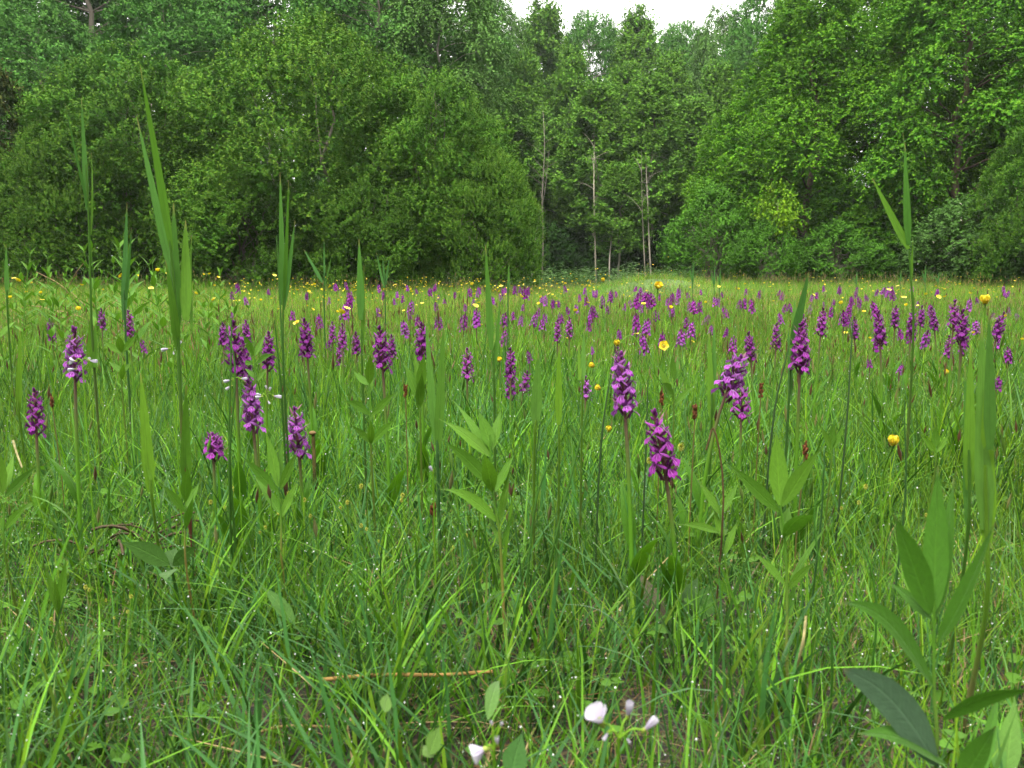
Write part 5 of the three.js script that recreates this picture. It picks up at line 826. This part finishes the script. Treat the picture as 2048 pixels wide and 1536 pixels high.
// ---- dead and odd bits close to the camera
{
  const R = rngOf(303);
  const stick = (name, label, cat, pts, r, col, seg = 14) => { const t = thing(name, pts[0], label, cat), p = new THREE.CatmullRomCurve3(pts.map((q) => q.clone().sub(pts[0]))).getPoints(seg), mb = new MB(); mb.tube(p, p.map((_, i) => r * (i % 5 === 2 ? 1.18 : 1) * lerp(1, 0.8, i / seg)), 8, (q) => mul3(mix3(col, mul3(col, 0.55), noise2(q * 14, 3)), 1)); mb.build('stalk', M.dry, t); return t; };
  const g = (px, d, up) => foot(px, d).add(V(0, up, 0));
  stick('dead_reed_stalk', 'tan dead reed stalk lying across the near grass', 'dead stalk', [at(640, 1360, 0.815), at(760, 1350, 0.812), at(880, 1350, 0.816), at(985, 1343, 0.82)], 0.0021, [0.27, 0.165, 0.055]);
  const cut = stick('cut_stalk', 'brown cut stalk standing upright beside the large floret orchid', 'dead stalk', [g(634, 1.5, -0.02), at(630, 960, 1.5), at(628, 905, 1.5), at(626, 868, 1.5)], 0.0036, [0.085, 0.07, 0.022]);
  const cap = new MB().blob(at(625, 866, 1.5).sub(cut.position), 0.0068, [0.14, 0.09, 0.04], 8, 5, 0.6).build('frayed_end', M.dry, cut);
  stick('dry_stem', 'thin dead stem bent into a hook under the bent lilac orchid', 'dead stalk', [g(1449, 0.95, 0), at(1446, 960, 0.95), at(1426, 856, 0.95), at(1418, 880, 0.95), at(1412, 900, 0.95)], 0.0011, [0.1, 0.06, 0.03]);
  stick('dry_stem', 'pale straw stem standing in the lower right grass', 'dead stalk', [g(1603, 0.8, 0), at(1605, 1290, 0.8), at(1612, 1232, 0.8)], 0.0016, [0.5, 0.42, 0.2]);
  stick('dry_stem', 'bleached straw lying at the left edge of the near grass', 'dead stalk', [at(26, 880, 1.1), at(33, 905, 1.1), at(44, 935, 1.1)], 0.0014, [0.55, 0.48, 0.24]);
  stick('dry_stem', 'dead twig lying in the lower left litter', 'dead stalk', [g(420, 0.72, 0.012), g(520, 0.735, 0.02), g(640, 0.75, 0.01)], 0.0016, [0.3, 0.2, 0.09]);
  stick('dry_stem', 'pale flat straw in the bottom left litter', 'dead stalk', [g(360, 0.6, 0.01), g(430, 0.605, 0.016), g(500, 0.62, 0.008)], 0.0018, [0.44, 0.34, 0.17]);
  const bl = thing('arching_blade', foot(1262, 0.8), 'bluish grass blade arching over with wet sheen in the near grass', 'grass blade'), m = new MB(), a0 = V(0, 0.02, 0), pts = new THREE.CatmullRomCurve3([a0, at(1262, 1290, 0.79).sub(bl.position), at(1225, 1238, 0.78).sub(bl.position), at(1180, 1214, 0.77).sub(bl.position), at(1125, 1208, 0.76).sub(bl.position)]).getPoints(14);
  m.ribbon(pts, [V(0.25, 0.3, 1).normalize()], pts.map((_, i) => 0.0021 * Math.pow(1 - i / 14.2, 0.5)), [0.08, 0.15, 0.08], 0.3); m.build('blade', M.grass, bl);
  const rot = thing('dead_root_clump', foot(225, 1.18), 'dark tangle of dead roots and stems in the grass at the left', 'dead roots');
  for (let k = 0; k < 26; k++) { const q = new MB(), s = V((R() - 0.5) * 0.1, 0.02 + R() * 0.05, (R() - 0.5) * 0.06); q.tube(arc(s, R() * 6.3, 0.5 + R(), 1.2, 0.04 + R() * 0.06, 5), 0.0014 + R() * 0.001, 4, mul3([0.05, 0.035, 0.022], 0.6 + R() * 0.8)); q.build('root', M.dry, rot); }
  // broad leaves lying low
  const broad = (label, d, list) => { const base = foot(list[0][0], d), t = thing('dock_leaves', base, label, 'leaves', 'broad low leaves in the near grass'); list.forEach(([x0, y0, x1, y1, w, roll, dz, c]) => { const q = new MB(); leafInto(q, at(x0, y0, d).sub(base), at(x1, y1, d + dz).sub(base), w / FOC * d, { roll, org: base, R, col: c ?? [0.05, 0.13, 0.016], sag: 0.06, fold: 0.16, wavy: 0.03 }); q.build('leaf', M.leaf, t); }); };
  broad('broad grey green leaves lying flat below the loose magenta orchid', 0.98, [[1345, 1270, 1400, 1150, 66, 0.1, 0.06, [0.05, 0.115, 0.025]], [1400, 1240, 1425, 1165, 44, 0.3, 0.06], [1330, 1250, 1262, 1130, 40, 0.5, 0.08, [0.10, 0.09, 0.05]]]);
  broad('broad green leaves spread low beside the dead root tangle', 0.98, [[340, 1130, 232, 1082, 40, 0.3, -0.03], [345, 1135, 352, 1095, 46, 0.2, 0.04, [0.05, 0.12, 0.022]], [340, 1140, 330, 1165, 34, 0.6, -0.05], [345, 1132, 400, 1090, 30, 0.4, 0.02]]);
  broad('upright broad leaf beside the lilac white cuckooflower', 0.5, [[1020, 1560, 1046, 1460, 52, 0.2, 0.02, [0.05, 0.14, 0.025]], [975, 1440, 1000, 1360, 32, 0.2, 0.1, [0.09, 0.2, 0.03]]]);
  broad('pair of yellowish leaflets at the bottom beside the lilac cuckooflower', 0.52, [[860, 1510, 880, 1450, 34, 0.3, 0.02, [0.1, 0.2, 0.03]], [865, 1515, 845, 1490, 28, 0.3, 0.02, [0.1, 0.19, 0.03]], [770, 1425, 775, 1385, 26, 0.3, 0.02, [0.1, 0.2, 0.03]]]);
  broad('broad leaf angled through the grass left of the cut stalk foot', 0.88, [[590, 1250, 520, 1170, 30, 0.4, 0.05], [430, 1500, 440, 1480, 26, 0.2, 0.02, [0.09, 0.2, 0.03]]]);
  broad('fresh leaves in the right corner under the long smooth ones', 0.6, [[2010, 1570, 2030, 1390, 44, 0.1, 0.04, [0.1, 0.22, 0.03]], [2000, 1560, 1985, 1420, 34, 0.4, 0.04, [0.08, 0.2, 0.03]]]);
  // brown heads of plantain and sorrel
  [[104, 806, 1.3, 'above the orchid near the left edge'], [1390, 830, 1.1, 'right of the loose magenta orchid'], [1610, 905, 1.0, 'reddish, above the large leafy shoot'], [1323, 800, 1.2, 'reddish, beside the narrow leafy shoot'], [811, 785, 1.3, 'reddish, left of the broad pair of reed leaves'], [1522, 785, 1.2, 'reddish, right of the small loose orchid'], [866, 1024, 0.95, 'reddish, left of the central leafy shoot']].forEach(([px, py, d, where]) => {
    const base = foot(px, d), t = thing('brown_head', base, `brown withered seed head ${where}`, 'seed head', 'brown seed heads'), top = at(px, py, d).sub(base), s = new MB().tube([V(0, -0.02, 0), V(top.x * 0.5, top.y * 0.5, 0.004), top], 0.0009, 4, [0.12, 0.1, 0.03]); s.build('stem', M.stem, t);
    const h = new MB(), red = where.startsWith('reddish'); for (let k = 0; k < 26; k++) { const u = V(R() - 0.5, R() - 0.5, R() - 0.5).multiplyScalar(0.0045).add(top).add(V(0, 0.016 * (R() - 0.3), 0)); h.blob(u, 0.0016, mul3(red ? [0.10, 0.036, 0.015] : [0.09, 0.035, 0.015], 0.6 + R() * 0.8), 5, 3, 1.8, V(R() - 0.5, 1, R() - 0.5).normalize()); } h.build('seeds', M.dry, t).userData.kind = 'stuff';
  });
}

renderer.render(scene, camera);
